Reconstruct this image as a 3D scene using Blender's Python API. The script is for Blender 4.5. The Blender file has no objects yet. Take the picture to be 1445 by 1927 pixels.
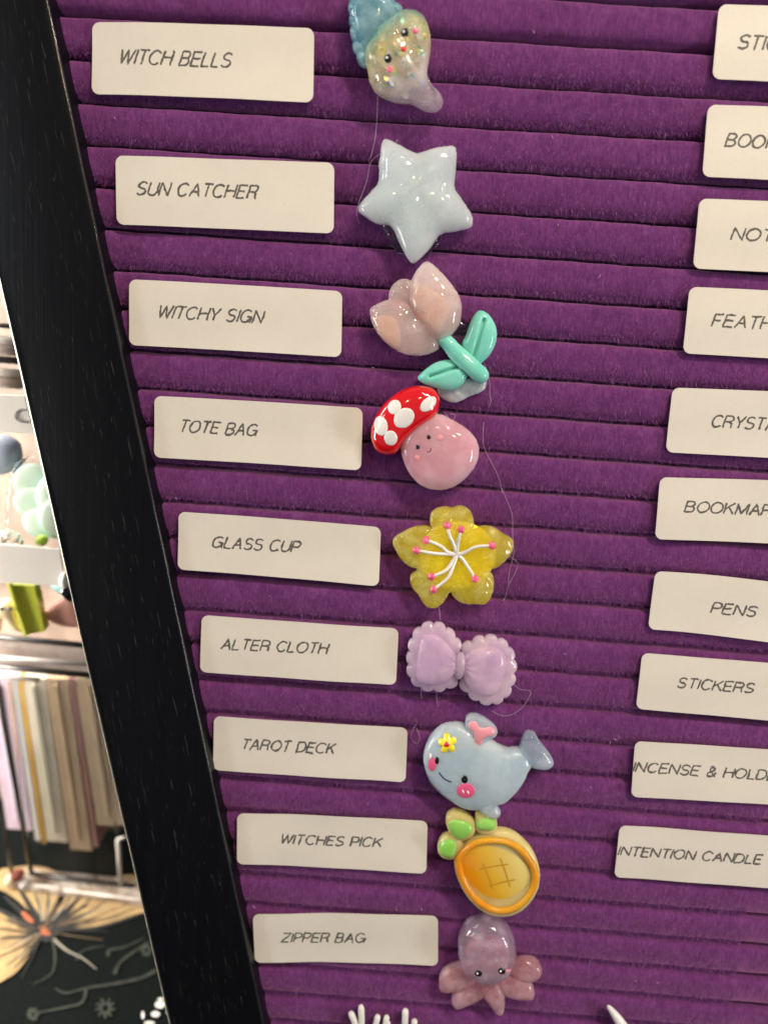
import bpy, math, random
import numpy as np
from mathutils import Matrix, Vector
random.seed(7); rng = np.random.default_rng(7)
R = math.radians
scn = bpy.context.scene
C = scn.collection
MM = 0.001

# ------------------------------------------------------------------ camera
# board space (mm): X along the felt ribs, Y up the board, Z out of the board
F_PX, CX, CY = 1500.0, 722.5, 963.5
TILT, YAW, ROLL, DIST = 0.1817, 0.0216, 0.0704, 203.85
def rotm(t, y, r):
    ct, st, cy, sy, cr, sr = math.cos(t), math.sin(t), math.cos(y), math.sin(y), math.cos(r), math.sin(r)
    Rx = np.array([[1, 0, 0], [0, ct, -st], [0, st, ct]]); Ry = np.array([[cy, 0, sy], [0, 1, 0], [-sy, 0, cy]])
    Rz = np.array([[cr, -sr, 0], [sr, cr, 0], [0, 0, 1]])
    return Rz @ Rx @ Ry
RM = rotm(TILT, YAW, ROLL)
FL = np.diag([1., -1., -1.])
CAMB = FL @ (-RM.T @ np.array([0, 0, DIST]))
def raydir(px):
    return FL @ (RM.T @ np.array([(px[0] - CX) / F_PX, (px[1] - CY) / F_PX, 1.]))
def up(px, z=0.0):
    """photo pixel -> point of the board plane raised by z (mm)"""
    d = raydir(px); s = (z - CAMB[2]) / d[2]
    p = CAMB + s * d
    return float(p[0]), float(p[1])
LEAN = 14.0
BOARD_Z = 209.0
B = Matrix.Translation((0, 0, BOARD_Z * MM)) @ Matrix.Rotation(R(90 - LEAN), 4, 'X')
Bn = np.array(B)
cam = bpy.data.cameras.new('camera'); camo = bpy.data.objects.new('camera', cam); C.objects.link(camo)
right, upv, back = FL @ RM[0], FL @ (-RM[1]), FL @ (-RM[2])
M = Matrix.Identity(4)
for i in range(3):
    M[i][0], M[i][1], M[i][2], M[i][3] = right[i], upv[i], back[i], CAMB[i] * MM
camo.matrix_world = B @ M
cam.sensor_fit = 'HORIZONTAL'; cam.sensor_width = 36; cam.lens = 36 * F_PX / 1445
cam.clip_start = 0.01; cam.clip_end = 20
cam.dof.use_dof = True; cam.dof.focus_distance = 0.199; cam.dof.aperture_fstop = 11.5
scn.camera = camo
CAMW = np.array(camo.matrix_world.translation) * 1000
def wray(px):
    return Bn[:3, :3] @ raydir(px)
def on_y(px, y):
    """photo pixel -> world point (mm) on the vertical plane at depth y"""
    d = wray(px); s = (y - CAMW[1]) / d[1]; return CAMW + s * d
def on_z(px, z):
    d = wray(px); s = (z - CAMW[2]) / d[2]; return CAMW + s * d

# ------------------------------------------------------------------ light
w = bpy.data.worlds.new('World'); scn.world = w; w.use_nodes = True
wt = w.node_tree; bg = wt.nodes['Background']
bg.inputs[0].default_value = (0.80, 0.86, 1.0, 1); bg.inputs[1].default_value = 0.19
def area(name, loc_b, target_b, size, power, col, sy=None):
    """lamp given in board space mm"""
    l = bpy.data.lights.new(name, 'AREA'); l.energy = power; l.color = col
    l.size = size * MM
    if sy: l.shape = 'RECTANGLE'; l.size_y = sy * MM
    o = bpy.data.objects.new(name, l); C.objects.link(o)
    p = B @ (Vector(loc_b) * MM); t = B @ (Vector(target_b) * MM)
    o.location = p; o.rotation_euler = (t - p).to_track_quat('-Z', 'Y').to_euler()
    return o
for k, (x, y, z, e, sz) in enumerate([(420, 820, 640, 4.3, 60), (330, 920, 700, 2.6, 60), (540, 660, 620, 2.4, 60), (200, 1000, 560, .8, 60)]):
    area('ceiling_lamp', (x, y, z), (0, 0, 0), sz, e, (1.0, 0.86, 0.68), 36)
area('shop_window', (-1150, 300, 600), (0, -20, 0), 110, 2.9, (0.84, 0.92, 1.0), 480)
area('low_fill', (120, -950, 560), (0, -20, 0), 420, 5.4, (0.76, 0.74, 1.0), 260)  # added bluish fill from below, tints the undersides of the ribs
area('side_window', (1000, -120, 480), (0, -40, 0), 140, 4.0, (0.95, 0.96, 1.0), 430)
for k, (x, y) in enumerate([(60, 330), (82, 345), (-140, 300), (210, 250)]):
    area('string_bulb', (x, y, 520), (0, 0, 0), 11, 0.16, (1.0, 0.72, 0.36), 16)
area('shelf_fill', (-330, -40, -22), (-120, -70, -110), 130, 2.1, (1.0, 0.92, 0.82))  # added out-of-view fills, lighting only the things behind the board
area('shelf_fill', (-260, 160, -30), (-130, -60, -105), 110, 1.2, (1.0, 0.95, 0.88))
scn.view_settings.view_transform = 'Standard'; scn.view_settings.look = 'None'
scn.view_settings.exposure = 0.0; scn.view_settings.gamma = 1
scn.cycles.use_denoising = True
scn.cycles.max_bounces = 28; scn.cycles.transmission_bounces = 8; scn.cycles.volume_bounces = 24; scn.cycles.transparent_max_bounces = 24
scn.cycles.caustics_refractive = True; scn.cycles.sample_clamp_indirect = 6

# ------------------------------------------------------------------ materials
def new_mat(name):
    m = bpy.data.materials.new(name); m.use_nodes = True
    return m, m.node_tree, m.node_tree.nodes['Principled BSDF']
def setp(p, **k):
    for a, v in k.items():
        n = a.replace('_', ' ')
        p.inputs[n].default_value = v if not (isinstance(v, tuple) and len(v) == 3 and p.inputs[n].type == 'RGBA') else (*v, 1)
def noise(nt, scale, detail=3, vec=None, rough=.55, dist=0):
    n = nt.nodes.new('ShaderNodeTexNoise'); n.inputs['Scale'].default_value = scale
    n.inputs['Detail'].default_value = detail; n.inputs['Roughness'].default_value = rough
    n.inputs['Distortion'].default_value = dist
    if vec is not None: nt.links.new(vec, n.inputs['Vector'])
    return n
def coords(nt, scale=(1, 1, 1), rot=(0, 0, 0)):
    t = nt.nodes.new('ShaderNodeTexCoord'); mp = nt.nodes.new('ShaderNodeMapping')
    mp.inputs['Scale'].default_value = scale; mp.inputs['Rotation'].default_value = rot
    nt.links.new(t.outputs['Object'], mp.inputs[0]); return mp.outputs[0]
def ramp(nt, fac, stops):
    r = nt.nodes.new('ShaderNodeValToRGB'); e = r.color_ramp.elements
    while len(e) < len(stops): e.new(0.5)
    for q, (pos, c) in zip(e, stops): q.position = pos; q.color = (*c, 1)
    nt.links.new(fac, r.inputs[0]); return r.outputs[0]
def bump(nt, p, h, strength, dist, prev=None):
    b = nt.nodes.new('ShaderNodeBump'); b.inputs['Strength'].default_value = strength; b.inputs['Distance'].default_value = dist
    nt.links.new(h, b.inputs['Height'])
    if prev is not None: nt.links.new(prev, b.inputs['Normal'])
    nt.links.new(b.outputs[0], p.inputs['Normal']); return b.outputs[0]

def felt_mat():
    m, nt, p = new_mat('purple_felt')
    v = coords(nt, (1, 1, 1)); v2 = coords(nt, (1, .28, .5))
    n1 = noise(nt, 90, 4, v, .6); n2 = noise(nt, 1700, 3, v2, .7); n3 = noise(nt, 420, 3, v, .6)
    mx = nt.nodes.new('ShaderNodeMath'); mx.operation = 'MULTIPLY_ADD'; mx.inputs[1].default_value = .5
    nt.links.new(n2.outputs[0], mx.inputs[0])
    h = nt.nodes.new('ShaderNodeMath'); h.operation = 'MULTIPLY_ADD'; h.inputs[1].default_value = .3
    nt.links.new(n3.outputs[0], h.inputs[0])
    h2 = nt.nodes.new('ShaderNodeMath'); h2.operation = 'MULTIPLY'; h2.inputs[1].default_value = .22
    nt.links.new(n1.outputs[0], h2.inputs[0]); nt.links.new(h2.outputs[0], h.inputs[2]); nt.links.new(h.outputs[0], mx.inputs[2])
    c = ramp(nt, mx.outputs[0], [(.34, (.084, .017, .098)), (.52, (.145, .034, .160)), (.70, (.215, .064, .225))])
    nt.links.new(c, p.inputs['Base Color'])
    setp(p, Roughness=.95, Sheen_Weight=.8, Sheen_Roughness=.5, Sheen_Tint=(.82, .36, .58), Specular_IOR_Level=.1)
    bump(nt, p, mx.outputs[0], .9, .0005)
    return m
def nap_mat():
    m, nt, p = new_mat('felt_fibres')
    g = nt.nodes.new('ShaderNodeNewGeometry')
    c = ramp(nt, g.outputs['Random Per Island'], [(0, (.08, .015, .105)), (.5, (.155, .037, .185)), (.9, (.25, .08, .27)), (1., (.42, .19, .38))])
    nt.links.new(c, p.inputs['Base Color']); setp(p, Roughness=.85, Specular_IOR_Level=.15)
    return m
def plain(name, col, rough=.5, coat=0, bumpamt=0, var=0., scale=300, **k):
    m, nt, p = new_mat(name)
    setp(p, Base_Color=col, Roughness=rough, Coat_Weight=coat, Coat_Roughness=.04, **k)
    if var or bumpamt:
        n = noise(nt, scale, 4, coords(nt))
        if var:
            c = ramp(nt, n.outputs[0], [(.3, tuple(x * (1 - var) for x in col)), (.7, tuple(min(1, x * (1 + var)) for x in col))])
            nt.links.new(c, p.inputs['Base Color'])
        if bumpamt: bump(nt, p, n.outputs[0], bumpamt, .0003)
    return m
def resin(name, c1, c2, trans=.35, sss=.5, rough=.10, scale=160, radius=(3, 3, 3), lo=.38, hi=.62, bumpamt=.08, tint=None, colnode=None, edge=.25, vol=None, vcol=None, refr=0.):
    """cloudy cast resin: scattering body, part of the light passes straight through, glossy skin"""
    m, nt, p = new_mat(name); out_ = nt.nodes['Material Output']
    n = noise(nt, scale, 4, coords(nt), .5, .15)
    col = ramp(nt, n.outputs[0], [(lo, c1), (hi, c2)]) if colnode is None else colnode(nt, n)
    nt.links.new(col, p.inputs['Base Color'])
    setp(p, Roughness=.5, Specular_IOR_Level=.0, Subsurface_Weight=sss, Subsurface_Radius=tuple(r * MM for r in radius), Subsurface_Scale=1.0)
    n2 = noise(nt, 240, 2, coords(nt)); nb = bump(nt, p, n2.outputs[0], bumpamt, .0006)
    last = p.outputs[0]
    if trans > 0:
        tr = nt.nodes.new('ShaderNodeBsdfTransparent'); tr.inputs[0].default_value = (*(tint or tuple(.35 + .65 * v for v in c2)), 1)
        lw = nt.nodes.new('ShaderNodeLayerWeight'); lw.inputs[0].default_value = .35
        mr = nt.nodes.new('ShaderNodeMapRange'); mr.inputs[3].default_value = trans; mr.inputs[4].default_value = trans * (1 - edge)
        nt.links.new(lw.outputs['Facing'], mr.inputs[0])
        mf = nt.nodes.new('ShaderNodeMath'); mf.operation = 'MULTIPLY'
        mr2 = nt.nodes.new('ShaderNodeMapRange'); mr2.inputs[1].default_value = lo; mr2.inputs[2].default_value = hi; mr2.inputs[3].default_value = 1.18; mr2.inputs[4].default_value = .75
        nt.links.new(n.outputs[0], mr2.inputs[0]); nt.links.new(mr.outputs[0], mf.inputs[0]); nt.links.new(mr2.outputs[0], mf.inputs[1])
        mx = nt.nodes.new('ShaderNodeMixShader'); nt.links.new(mf.outputs[0], mx.inputs[0]); nt.links.new(last, mx.inputs[1]); nt.links.new(tr.outputs[0], mx.inputs[2]); last = mx.outputs[0]
    if refr > 0:
        rf = nt.nodes.new('ShaderNodeBsdfRefraction'); rf.inputs['IOR'].default_value = 1.25; rf.inputs['Roughness'].default_value = .02
        rf.inputs[0].default_value = (1, 1, 1, 1); nt.links.new(nb, rf.inputs['Normal'])
        mr_ = nt.nodes.new('ShaderNodeMixShader'); mr_.inputs[0].default_value = refr; nt.links.new(last, mr_.inputs[1]); nt.links.new(rf.outputs[0], mr_.inputs[2]); last = mr_.outputs[0]
    if vol:
        pv = nt.nodes.new('ShaderNodeVolumePrincipled'); pv.inputs['Color'].default_value = (*(vcol or c2), 1); pv.inputs['Density'].default_value = 1000. / vol
        nt.links.new(pv.outputs[0], out_.inputs['Volume'])
    gl_ = nt.nodes.new('ShaderNodeBsdfGlossy'); gl_.inputs['Roughness'].default_value = rough * .6; nt.links.new(nb, gl_.inputs['Normal'])
    fr = nt.nodes.new('ShaderNodeFresnel'); fr.inputs[0].default_value = 1.55; nt.links.new(nb, fr.inputs['Normal'])
    gm = nt.nodes.new('ShaderNodeNewGeometry'); inv = nt.nodes.new('ShaderNodeMath'); inv.operation = 'SUBTRACT'; inv.inputs[0].default_value = 1
    nt.links.new(gm.outputs['Backfacing'], inv.inputs[1]); mf2 = nt.nodes.new('ShaderNodeMath'); mf2.operation = 'MULTIPLY'
    nt.links.new(inv.outputs[0], mf2.inputs[0]); nt.links.new(fr.outputs[0], mf2.inputs[1])
    mg = nt.nodes.new('ShaderNodeMixShader'); nt.links.new(mf2.outputs[0], mg.inputs[0]); nt.links.new(last, mg.inputs[1]); nt.links.new(gl_.outputs[0], mg.inputs[2])
    nt.links.new(mg.outputs[0], out_.inputs['Surface'])
    return m
def clear(name, col, rough=.03, ior=1.42):
    m, nt, p = new_mat(name)
    setp(p, Base_Color=col, Roughness=rough, Transmission_Weight=1, IOR=ior)
    n2 = noise(nt, 260, 2, coords(nt)); bump(nt, p, n2.outputs[0], .12, .0006)
    return m
def wood_mat(axis_deg):
    """black painted wood, grain along the bar"""
    m, nt, p = new_mat('black_painted_wood')
    v = coords(nt, (1.0, .016, 1), (0, 0, R(axis_deg)))
    n = noise(nt, 1500, 3, v, .65)
    v3 = coords(nt, (1.0, .05, 1), (0, 0, R(axis_deg)))
    n3 = noise(nt, 420, 2, v3, .5)
    ml = nt.nodes.new('ShaderNodeMath'); ml.operation = 'MULTIPLY'
    nt.links.new(n.outputs[0], ml.inputs[0]); nt.links.new(n3.outputs[0], ml.inputs[1])
    c = ramp(nt, ml.outputs[0], [(.0, (.003, .0035, .005)), (.6, (.006, .0065, .008))])
    nt.links.new(c, p.inputs['Base Color']); setp(p, Roughness=.36, Specular_IOR_Level=.13)
    bump(nt, p, ml.outputs[0], .5, .0002)
    return m
def paper_mat(name='label_paper', col=(.79, .74, .655), rough=.42):
    m, nt, p = new_mat(name)
    n = noise(nt, 55, 2, coords(nt)); n2 = noise(nt, 2500, 2, coords(nt))
    nt.links.new(ramp(nt, n.outputs[0], [(.3, tuple(c * .965 for c in col)), (.7, tuple(min(1, c * 1.02) for c in col))]), p.inputs['Base Color'])
    n3 = noise(nt, 700, 5, coords(nt), .7); mxr = nt.nodes.new('ShaderNodeMix'); mxr.data_type = 'RGBA'; mxr.blend_type = 'MULTIPLY'; mxr.inputs[0].default_value = 1
    src = p.inputs['Base Color'].links[0].from_socket; nt.links.new(src, mxr.inputs[6]); nt.links.new(ramp(nt, n3.outputs[0], [(.30, (.965, .96, .95)), (.50, (1, 1, 1))]), mxr.inputs[7]); nt.links.new(mxr.outputs[2], p.inputs['Base Color'])
    setp(p, Roughness=rough, Specular_IOR_Level=.5)
    bump(nt, p, n2.outputs[0], .14, .0002)
    return m
MAT = dict(
    felt=felt_mat(), nap=nap_mat(), paper=paper_mat(),
    ink=plain('grey_ink', (.12, .11, .10), .6, var=.5, scale=2500),
    groove=plain('groove_backing', (.03, .007, .04), .95),
    black=plain('black_paint', (.006, .005, .006), .12, 1),
    white=plain('white_paint', (.85, .83, .80), .15, 1),
    red=plain('red_enamel', (.70, .006, .012), .10, 1),
    pink=plain('hot_pink_paint', (.86, .12, .27), .15, 1),
    softpink=plain('soft_pink_paint', (.88, .35, .42), .3, .5),
    yellow=plain('yellow_enamel', (.93, .74, .02), .14, 1),
    crimson=plain('crimson_paint', (.62, .01, .02), .2, .8),
    mint=resin('mint_resin', (.19, .66, .55), (.26, .72, .61), 0, .45, .14, radius=(.8, 1.2, 1.2)),
    glue=clear('clear_glue', (.93, .93, .95), .12, 1.35),
    thread=plain('glue_thread', (.75, .62, .75), .3, 0, Alpha=.55),
)
FIELDRES = {}
# ------------------------------------------------------------------ object helpers
def tag(o, label=None, cat=None, group=None, kind=None):
    if label: o['label'] = label
    if cat: o['category'] = cat
    if group: o['group'] = group
    if kind: o['kind'] = kind
    return o
def empty(name, xyz_b, label, cat, group=None):
    o = bpy.data.objects.new(name, None); C.objects.link(o); o.empty_display_size = .005
    o.matrix_world = B @ Matrix.Translation(Vector(xyz_b) * MM)
    o['_c'] = [float(v) for v in xyz_b]
    return tag(o, label, cat, group)
def wempty(name, xyz, label, cat, group=None):
    o = bpy.data.objects.new(name, None); C.objects.link(o); o.empty_display_size = .01
    o.location = Vector(xyz) * MM; o['_c'] = [float(v) for v in xyz]
    return tag(o, label, cat, group)
def mesh_obj(name, verts, faces, mats, parent=None, smooth=True, world=False, label=None, mi=None):
    """verts: Nx3 mm in board space (or world space)"""
    v = np.asarray(verts, float)
    if parent is not None: org = np.array(parent['_c'])
    else: org = v.mean(0) if len(v) else np.zeros(3); org = np.round(org, 2)
    me = bpy.data.meshes.new(name)
    me.from_pydata(((v - org) * MM).tolist(), [], [list(map(int, f)) for f in faces])
    for m in (mats if isinstance(mats, (list, tuple)) else [mats]): me.materials.append(m)
    if smooth: me.polygons.foreach_set('use_smooth', [True] * len(me.polygons))
    if mi is not None: me.polygons.foreach_set('material_index', mi)
    me.update()
    o = bpy.data.objects.new(name, me); C.objects.link(o)
    if parent is not None: o.parent = parent; o['_c'] = [float(x) for x in org]
    else:
        o.matrix_world = Matrix.Translation(Vector(org) * MM) if world else B @ Matrix.Translation(Vector(org) * MM)
        o['_c'] = [float(x) for x in org]
    if label: o['label'] = label
    return o
def spline(pts, n=6, closed=True):
    P = np.array(pts, float); out = []
    N = len(P); rngk = range(N) if closed else range(N - 1)
    for i in rngk:
        if closed: a, b, c, d = P[i - 1], P[i], P[(i + 1) % N], P[(i + 2) % N]
        else: a, b, c, d = P[max(i - 1, 0)], P[i], P[i + 1], P[min(i + 2, N - 1)]
        for t in np.arange(n) / n:
            out.append(.5 * ((2 * b) + (c - a) * t + (2 * a - 5 * b + 4 * c - d) * t * t + (-a + 3 * b - 3 * c + d) * t ** 3))
    if not closed: out.append(P[-1])
    return np.array(out)
def inside_poly(x, y, poly):
    r = np.zeros(x.shape, bool); n = len(poly); j = n - 1
    for i in range(n):
        xi, yi = poly[i]; xj, yj = poly[j]
        if yi != yj:
            c = ((yi > y) != (yj > y)) & (x < (xj - xi) * (y - yi) / (yj - yi) + xi)
            r ^= c
        j = i
    return r
def closest_on(poly, q):
    a = poly; b = np.roll(poly, -1, 0); ab = b - a
    t = np.clip(((q[:, None, :] - a) * ab).sum(-1) / np.maximum((ab * ab).sum(-1), 1e-12), 0, 1)
    p = a + t[..., None] * ab; d = ((q[:, None, :] - p) ** 2).sum(-1); k = d.argmin(1)
    return p[np.arange(len(q)), k], np.sqrt(d[np.arange(len(q)), k])
class Puff:
    """an outline blown up like a cushion: closed mesh, and a height function to lay details on"""
    def __init__(s, outline, H, zmid, zbot, res=90, q=.5, extra=None, smooth=True, n=6):
        poly = spline(outline, n) if smooth else np.array(outline, float)
        s.poly = poly; lo = poly.min(0); hi = poly.max(0); h = max(hi - lo) / res
        s.h = h; s.lo = lo - 2 * h; nx, ny = (np.ceil((hi - lo) / h).astype(int) + 5)
        X, Y = np.meshgrid(s.lo[0] + h * np.arange(nx), s.lo[1] + h * np.arange(ny), indexing='ij')
        m = inside_poly(X, Y, poly); phi = np.zeros((nx, ny))
        for _ in range(int(res * 7)):
            phi[1:-1, 1:-1] = .25 * (phi[2:, 1:-1] + phi[:-2, 1:-1] + phi[1:-1, 2:] + phi[1:-1, :-2] + 1)
            phi[~m] = 0
        f = (phi / phi.max()); s.f = f
        Z = zmid + H * f ** q
        if extra is not None: Z = Z + extra(X, Y, f) * np.minimum(1, f * 6)
        s.Z = np.where(m, Z, zmid); s.m = m; s.zmid = zmid
        # mesh
        dil = m.copy()
        for a in (-1, 0, 1):
            for b in (-1, 0, 1): dil |= np.roll(np.roll(m, a, 0), b, 1)
        rim = dil & ~m; idt = -np.ones((nx, ny), int); idb = idt.copy()
        ii = np.argwhere(m); rr = np.argwhere(rim)
        q_ = np.stack([X[rim], Y[rim]], 1)
        # argwhere and boolean indexing share C order
        cp, _ = closest_on(poly, q_)
        top = np.stack([X[m], Y[m], s.Z[m]], 1)
        bot = np.stack([X[m], Y[m], zmid + (zbot - zmid) * np.minimum(1, f[m] * 9) ** .5], 1)
        rv = np.concatenate([cp, np.full((len(cp), 1), zmid)], 1)
        n1 = len(top); idt[m] = np.arange(n1); idb[m] = n1 + np.arange(n1)
        idt[rim] = idb[rim] = 2 * n1 + np.arange(len(rv))
        s.verts = np.concatenate([top, bot, rv]); F = []
        A = m[:-1, :-1] | m[1:, :-1] | m[:-1, 1:] | m[1:, 1:]
        for i, j in np.argwhere(A):
            k = (i, j), (i + 1, j), (i + 1, j + 1), (i, j + 1)
            t = [idt[x] for x in k]; b = [idb[x] for x in k]
            if min(t) < 0: continue
            F.append(t); F.append(b[::-1])
        s.faces = F
    def z(s, x, y):
        x = (np.asarray(x, float) - s.lo[0]) / s.h; y = (np.asarray(y, float) - s.lo[1]) / s.h
        x = np.clip(x, 0, s.Z.shape[0] - 1.001); y = np.clip(y, 0, s.Z.shape[1] - 1.001)
        i = x.astype(int); j = y.astype(int); a = x - i; b = y - j
        return (1 - a) * (1 - b) * s.Z[i, j] + a * (1 - b) * s.Z[i + 1, j] + (1 - a) * b * s.Z[i, j + 1] + a * b * s.Z[i + 1, j + 1]
    def up(s, px, off=0):
        z = s.zmid + 2
        for _ in range(6):
            x, y = up(px, z); z = float(s.z(x, y)) + off
        return x, y, z
    def obj(s, name, mat, parent, label=None):
        return mesh_obj(name, s.verts, s.faces, mat, parent, label=label)
def ell(c, rx, ry, ang=0, n=20):
    """ellipse in photo pixels"""
    a = R(ang); t = np.arange(n) / n * 2 * math.pi
    return [(c[0] + rx * math.cos(k) * math.cos(a) - ry * math.sin(k) * math.sin(a), c[1] + rx * math.cos(k) * math.sin(a) + ry * math.sin(k) * math.cos(a)) for k in t]
def decal(name, base, outline_px, mat, parent, H=.25, res=16, smooth=True, sink=.25, label=None, q=.5):
    """a small raised paint blob or moulding lying on a puff"""
    pts = [base.up(p)[:2] for p in outline_px]
    P = Puff(pts, H, 0, -.01, res, q, smooth=smooth, n=3)
    v = P.verts.copy(); zz = base.z(v[:, 0], v[:, 1]); n1 = int(P.m.sum())
    v[:, 2] = zz + v[:, 2]; v[n1:2 * n1, 2] = zz[n1:2 * n1] - sink; v[2 * n1:, 2] = zz[2 * n1:] - .04
    return mesh_obj(name, v, P.faces, mat, parent, label=label)
def tube(pts, r, n=6, taper=None, close=True):
    """pts Nx3 mm; returns verts, faces"""
    P = np.array(pts, float); N = len(P); T = np.gradient(P, axis=0); T /= np.linalg.norm(T, axis=1)[:, None] + 1e-9
    V = []; Fc = []
    for i in range(N):
        a = np.array([0, 0, 1.]) if abs(T[i][2]) < .9 else np.array([1., 0, 0])
        u = np.cross(T[i], a); u /= np.linalg.norm(u); v = np.cross(T[i], u)
        rr = r if taper is None else r * taper[i]
        for k in range(n):
            t = 2 * math.pi * k / n; V.append(P[i] + rr * (u * math.cos(t) + v * math.sin(t)))
    for i in range(N - 1):
        for k in range(n):
            Fc.append([i * n + k, i * n + (k + 1) % n, (i + 1) * n + (k + 1) % n, (i + 1) * n + k])
    if close: Fc.append(list(range(n))[::-1]); Fc.append([(N - 1) * n + k for k in range(n)])
    return np.array(V), Fc
def ribbon(base_up, pts_px, width_mm, n=6):
    """flat stroke following a surface"""
    S = spline(pts_px, n, False); Q = np.array([base_up(p) for p in S])
    T = np.gradient(Q[:, :2], axis=0); T /= np.linalg.norm(T, axis=1)[:, None] + 1e-9
    N = np.stack([-T[:, 1], T[:, 0]], 1); V = []; Fc = []
    for i in range(len(Q)):
        k = width_mm / 2 * (.45 if i in (0, len(Q) - 1) else 1)
        V.append([*(Q[i, :2] + N[i] * k), Q[i, 2]]); V.append([*(Q[i, :2] - N[i] * k), Q[i, 2]])
        if i: Fc.append([2 * i - 2, 2 * i - 1, 2 * i + 1, 2 * i])
    return V, Fc
def box(x0, x1, y0, y1, z0, z1, bev=0):
    """8 or 24-vertex box"""
    if not bev:
        V = [(x, y, z) for x in (x0, x1) for y in (y0, y1) for z in (z0, z1)]
        return V, [[0, 1, 3, 2], [4, 6, 7, 5], [0, 4, 5, 1], [2, 3, 7, 6], [0, 2, 6, 4], [1, 5, 7, 3]]
    import bmesh
    bm = bmesh.new(); bmesh.ops.create_cube(bm, size=1)
    for v in bm.verts:
        v.co = Vector(((x0 + x1) / 2 + v.co.x * (x1 - x0), (y0 + y1) / 2 + v.co.y * (y1 - y0), (z0 + z1) / 2 + v.co.z * (z1 - z0)))
    bmesh.ops.bevel(bm, geom=bm.edges[:], offset=bev, segments=2, affect='EDGES', profile=.5)
    V = [tuple(v.co) for v in bm.verts]; F = [[v.index for v in f.verts] for f in bm.faces]; bm.free()
    return V, F

# ------------------------------------------------------------------ letter board
board = empty('letter_board', (-20, -205, -9), 'coffin-shaped black framed letter board with ribbed purple felt', 'letter board')
PITCH = 9.5; V0 = -112.475
LEFT = [(180,28),(140,108),(180,191.5),(200,271),(185,349),(215,428),(230,505),(232,579),(260,658),(285,730),(280,800.5),(300,873.6),(310,943.7),(325,1011.7),(350,1080),(365,1148),(365,1210.7),(385,1279),(400,1342.5),None,(415,1464.6),(440,1528),(435,1584),(465,1647.6),(475,1704.6),(470,1759),(510,1817.5),(500,1873)]
RIGHT = [(1070,y) for y in (79,163,245,326.5,407,486.5,565,641,716,789,861,931,998)]+[(1130,y) for y in (1074,1141,1207.6,1273,1337,1401,1463,1525,1586,1645.5,1703,1759,1816,1871,1921)]
gl = []
for i in range(-2, 36):
    y = -(V0 + i * PITCH)
    if 0 <= i < 28:
        yr = up(RIGHT[i], -.6); xl = up(LEFT[i], -.6) if LEFT[i] else None
        if xl is None: a, b = yr[1], 0
        else: b = .6 * (yr[1] - xl[1]) / (yr[0] - xl[0]); a = .5 * (xl[1] + yr[1])
        gl.append((a, b, (yr[0] + (xl[0] if xl else -30)) / 2))
    else: gl.append((y, 0, 0))
fo = {t: up(t, 5.0) for t in ((90, 0), (490, 1900), (5, 560), (316, 1917))}   # frame edge lines on its raised face
def line(a, b):
    (x0, y0), (x1, y1) = a, b; k = (x1 - x0) / (y1 - y0)
    return lambda y: x0 + k * (y - y0)
inner = line(fo[(90, 0)], fo[(490, 1900)]); outer = line(fo[(5, 560)], fo[(316, 1917)])
AXIS = 46.0
rinner = lambda y: 2 * AXIS - inner(y) + 8
router = lambda y: 2 * AXIS - outer(y) + 8
YTOP, YBOT = 128.0, -205.0
def groove_y(g, x, k):
    a, b, xm = gl[g]
    return a + b * (x - xm) + .06 * np.sin(x * .21 + g * 1.7) + .05 * np.sin(x * .63 + g * 2.9) + .02 * np.sin(x * 1.9 + g * 5.1 + k)
prof = [(-.02, -3.4), (0, -2.3), (.012, -1.3), (.03, -.7), (.06, -.34), (.11, -.12), (.2, .02), (.35, .08), (.5, .07), (.62, .0), (.73, -.17), (.82, -.42), (.89, -.8), (.94, -1.3), (.975, -1.9), (1.0, -2.6), (1.02, -3.4)]
nap_pos = []
for g in range(len(gl) - 1):
    ytop = gl[g][0]; ybot = gl[g + 1][0]
    if ybot < YBOT + 2: break
    xa = min(inner(ytop), inner(ybot)) - 3; xb = max(rinner(ytop), rinner(ybot)) + 3
    xs = np.arange(xa, xb, 1.1); V = []; Fc = []
    gap = .50
    for i, x in enumerate(xs):
        yt = groove_y(g, x, 0) - gap; yb = groove_y(g + 1, x, 1) + gap
        puffz = .12 * math.sin(x * .05 + g) + .06 * math.sin(x * .17 + 2.2 * g)
        for s, z in prof:
            V.append((x, yt + (yb - yt) * s, z + puffz))
    n = len(prof)
    for i in range(len(xs) - 1):
        for k in range(n - 1): Fc.append([i * n + k, i * n + k + 1, (i + 1) * n + k + 1, (i + 1) * n + k])
    mesh_obj('felt_rib', V, Fc, MAT['felt'], board)
    # fibres of the nap
    if ytop < 118 and ybot > -165:
        cnt = 11500; x = rng.uniform(xa + 3, min(xb - 3, 108), cnt); s = rng.uniform(.015, .985, cnt); s[:2200] = rng.uniform(.86, .97, 2200); s[2200:3000] = rng.uniform(.02, .07, 800)
        yt = groove_y(g, x, 0) - gap; yb = groove_y(g + 1, x, 1) + gap
        z = np.interp(s, [p[0] for p in prof], [p[1] for p in prof]) + .12 * np.sin(x * .05 + g) + .06 * np.sin(x * .17 + 2.2 * g)
        nap_pos.append(np.stack([x, yt + (yb - yt) * s, z - .03, s], 1))
P = np.concatenate(nap_pos); n = len(P)
ang = rng.normal(-math.pi / 2 + .12, .5, n); ln = rng.gamma(4., .16, n) + .15; ln[rng.random(n) < .012] *= 2.2; ln[P[:, 3] > .85] *= 1.35
lift = rng.uniform(.06, .34, n) + np.clip((P[:, 3] - .85) * 2, 0, .3)
d = np.stack([np.cos(ang), np.sin(ang), lift], 1) * ln[:, None]
sd = np.stack([-np.sin(ang), np.cos(ang), np.zeros(n)], 1) * (rng.uniform(.028, .055, n))[:, None]
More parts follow.
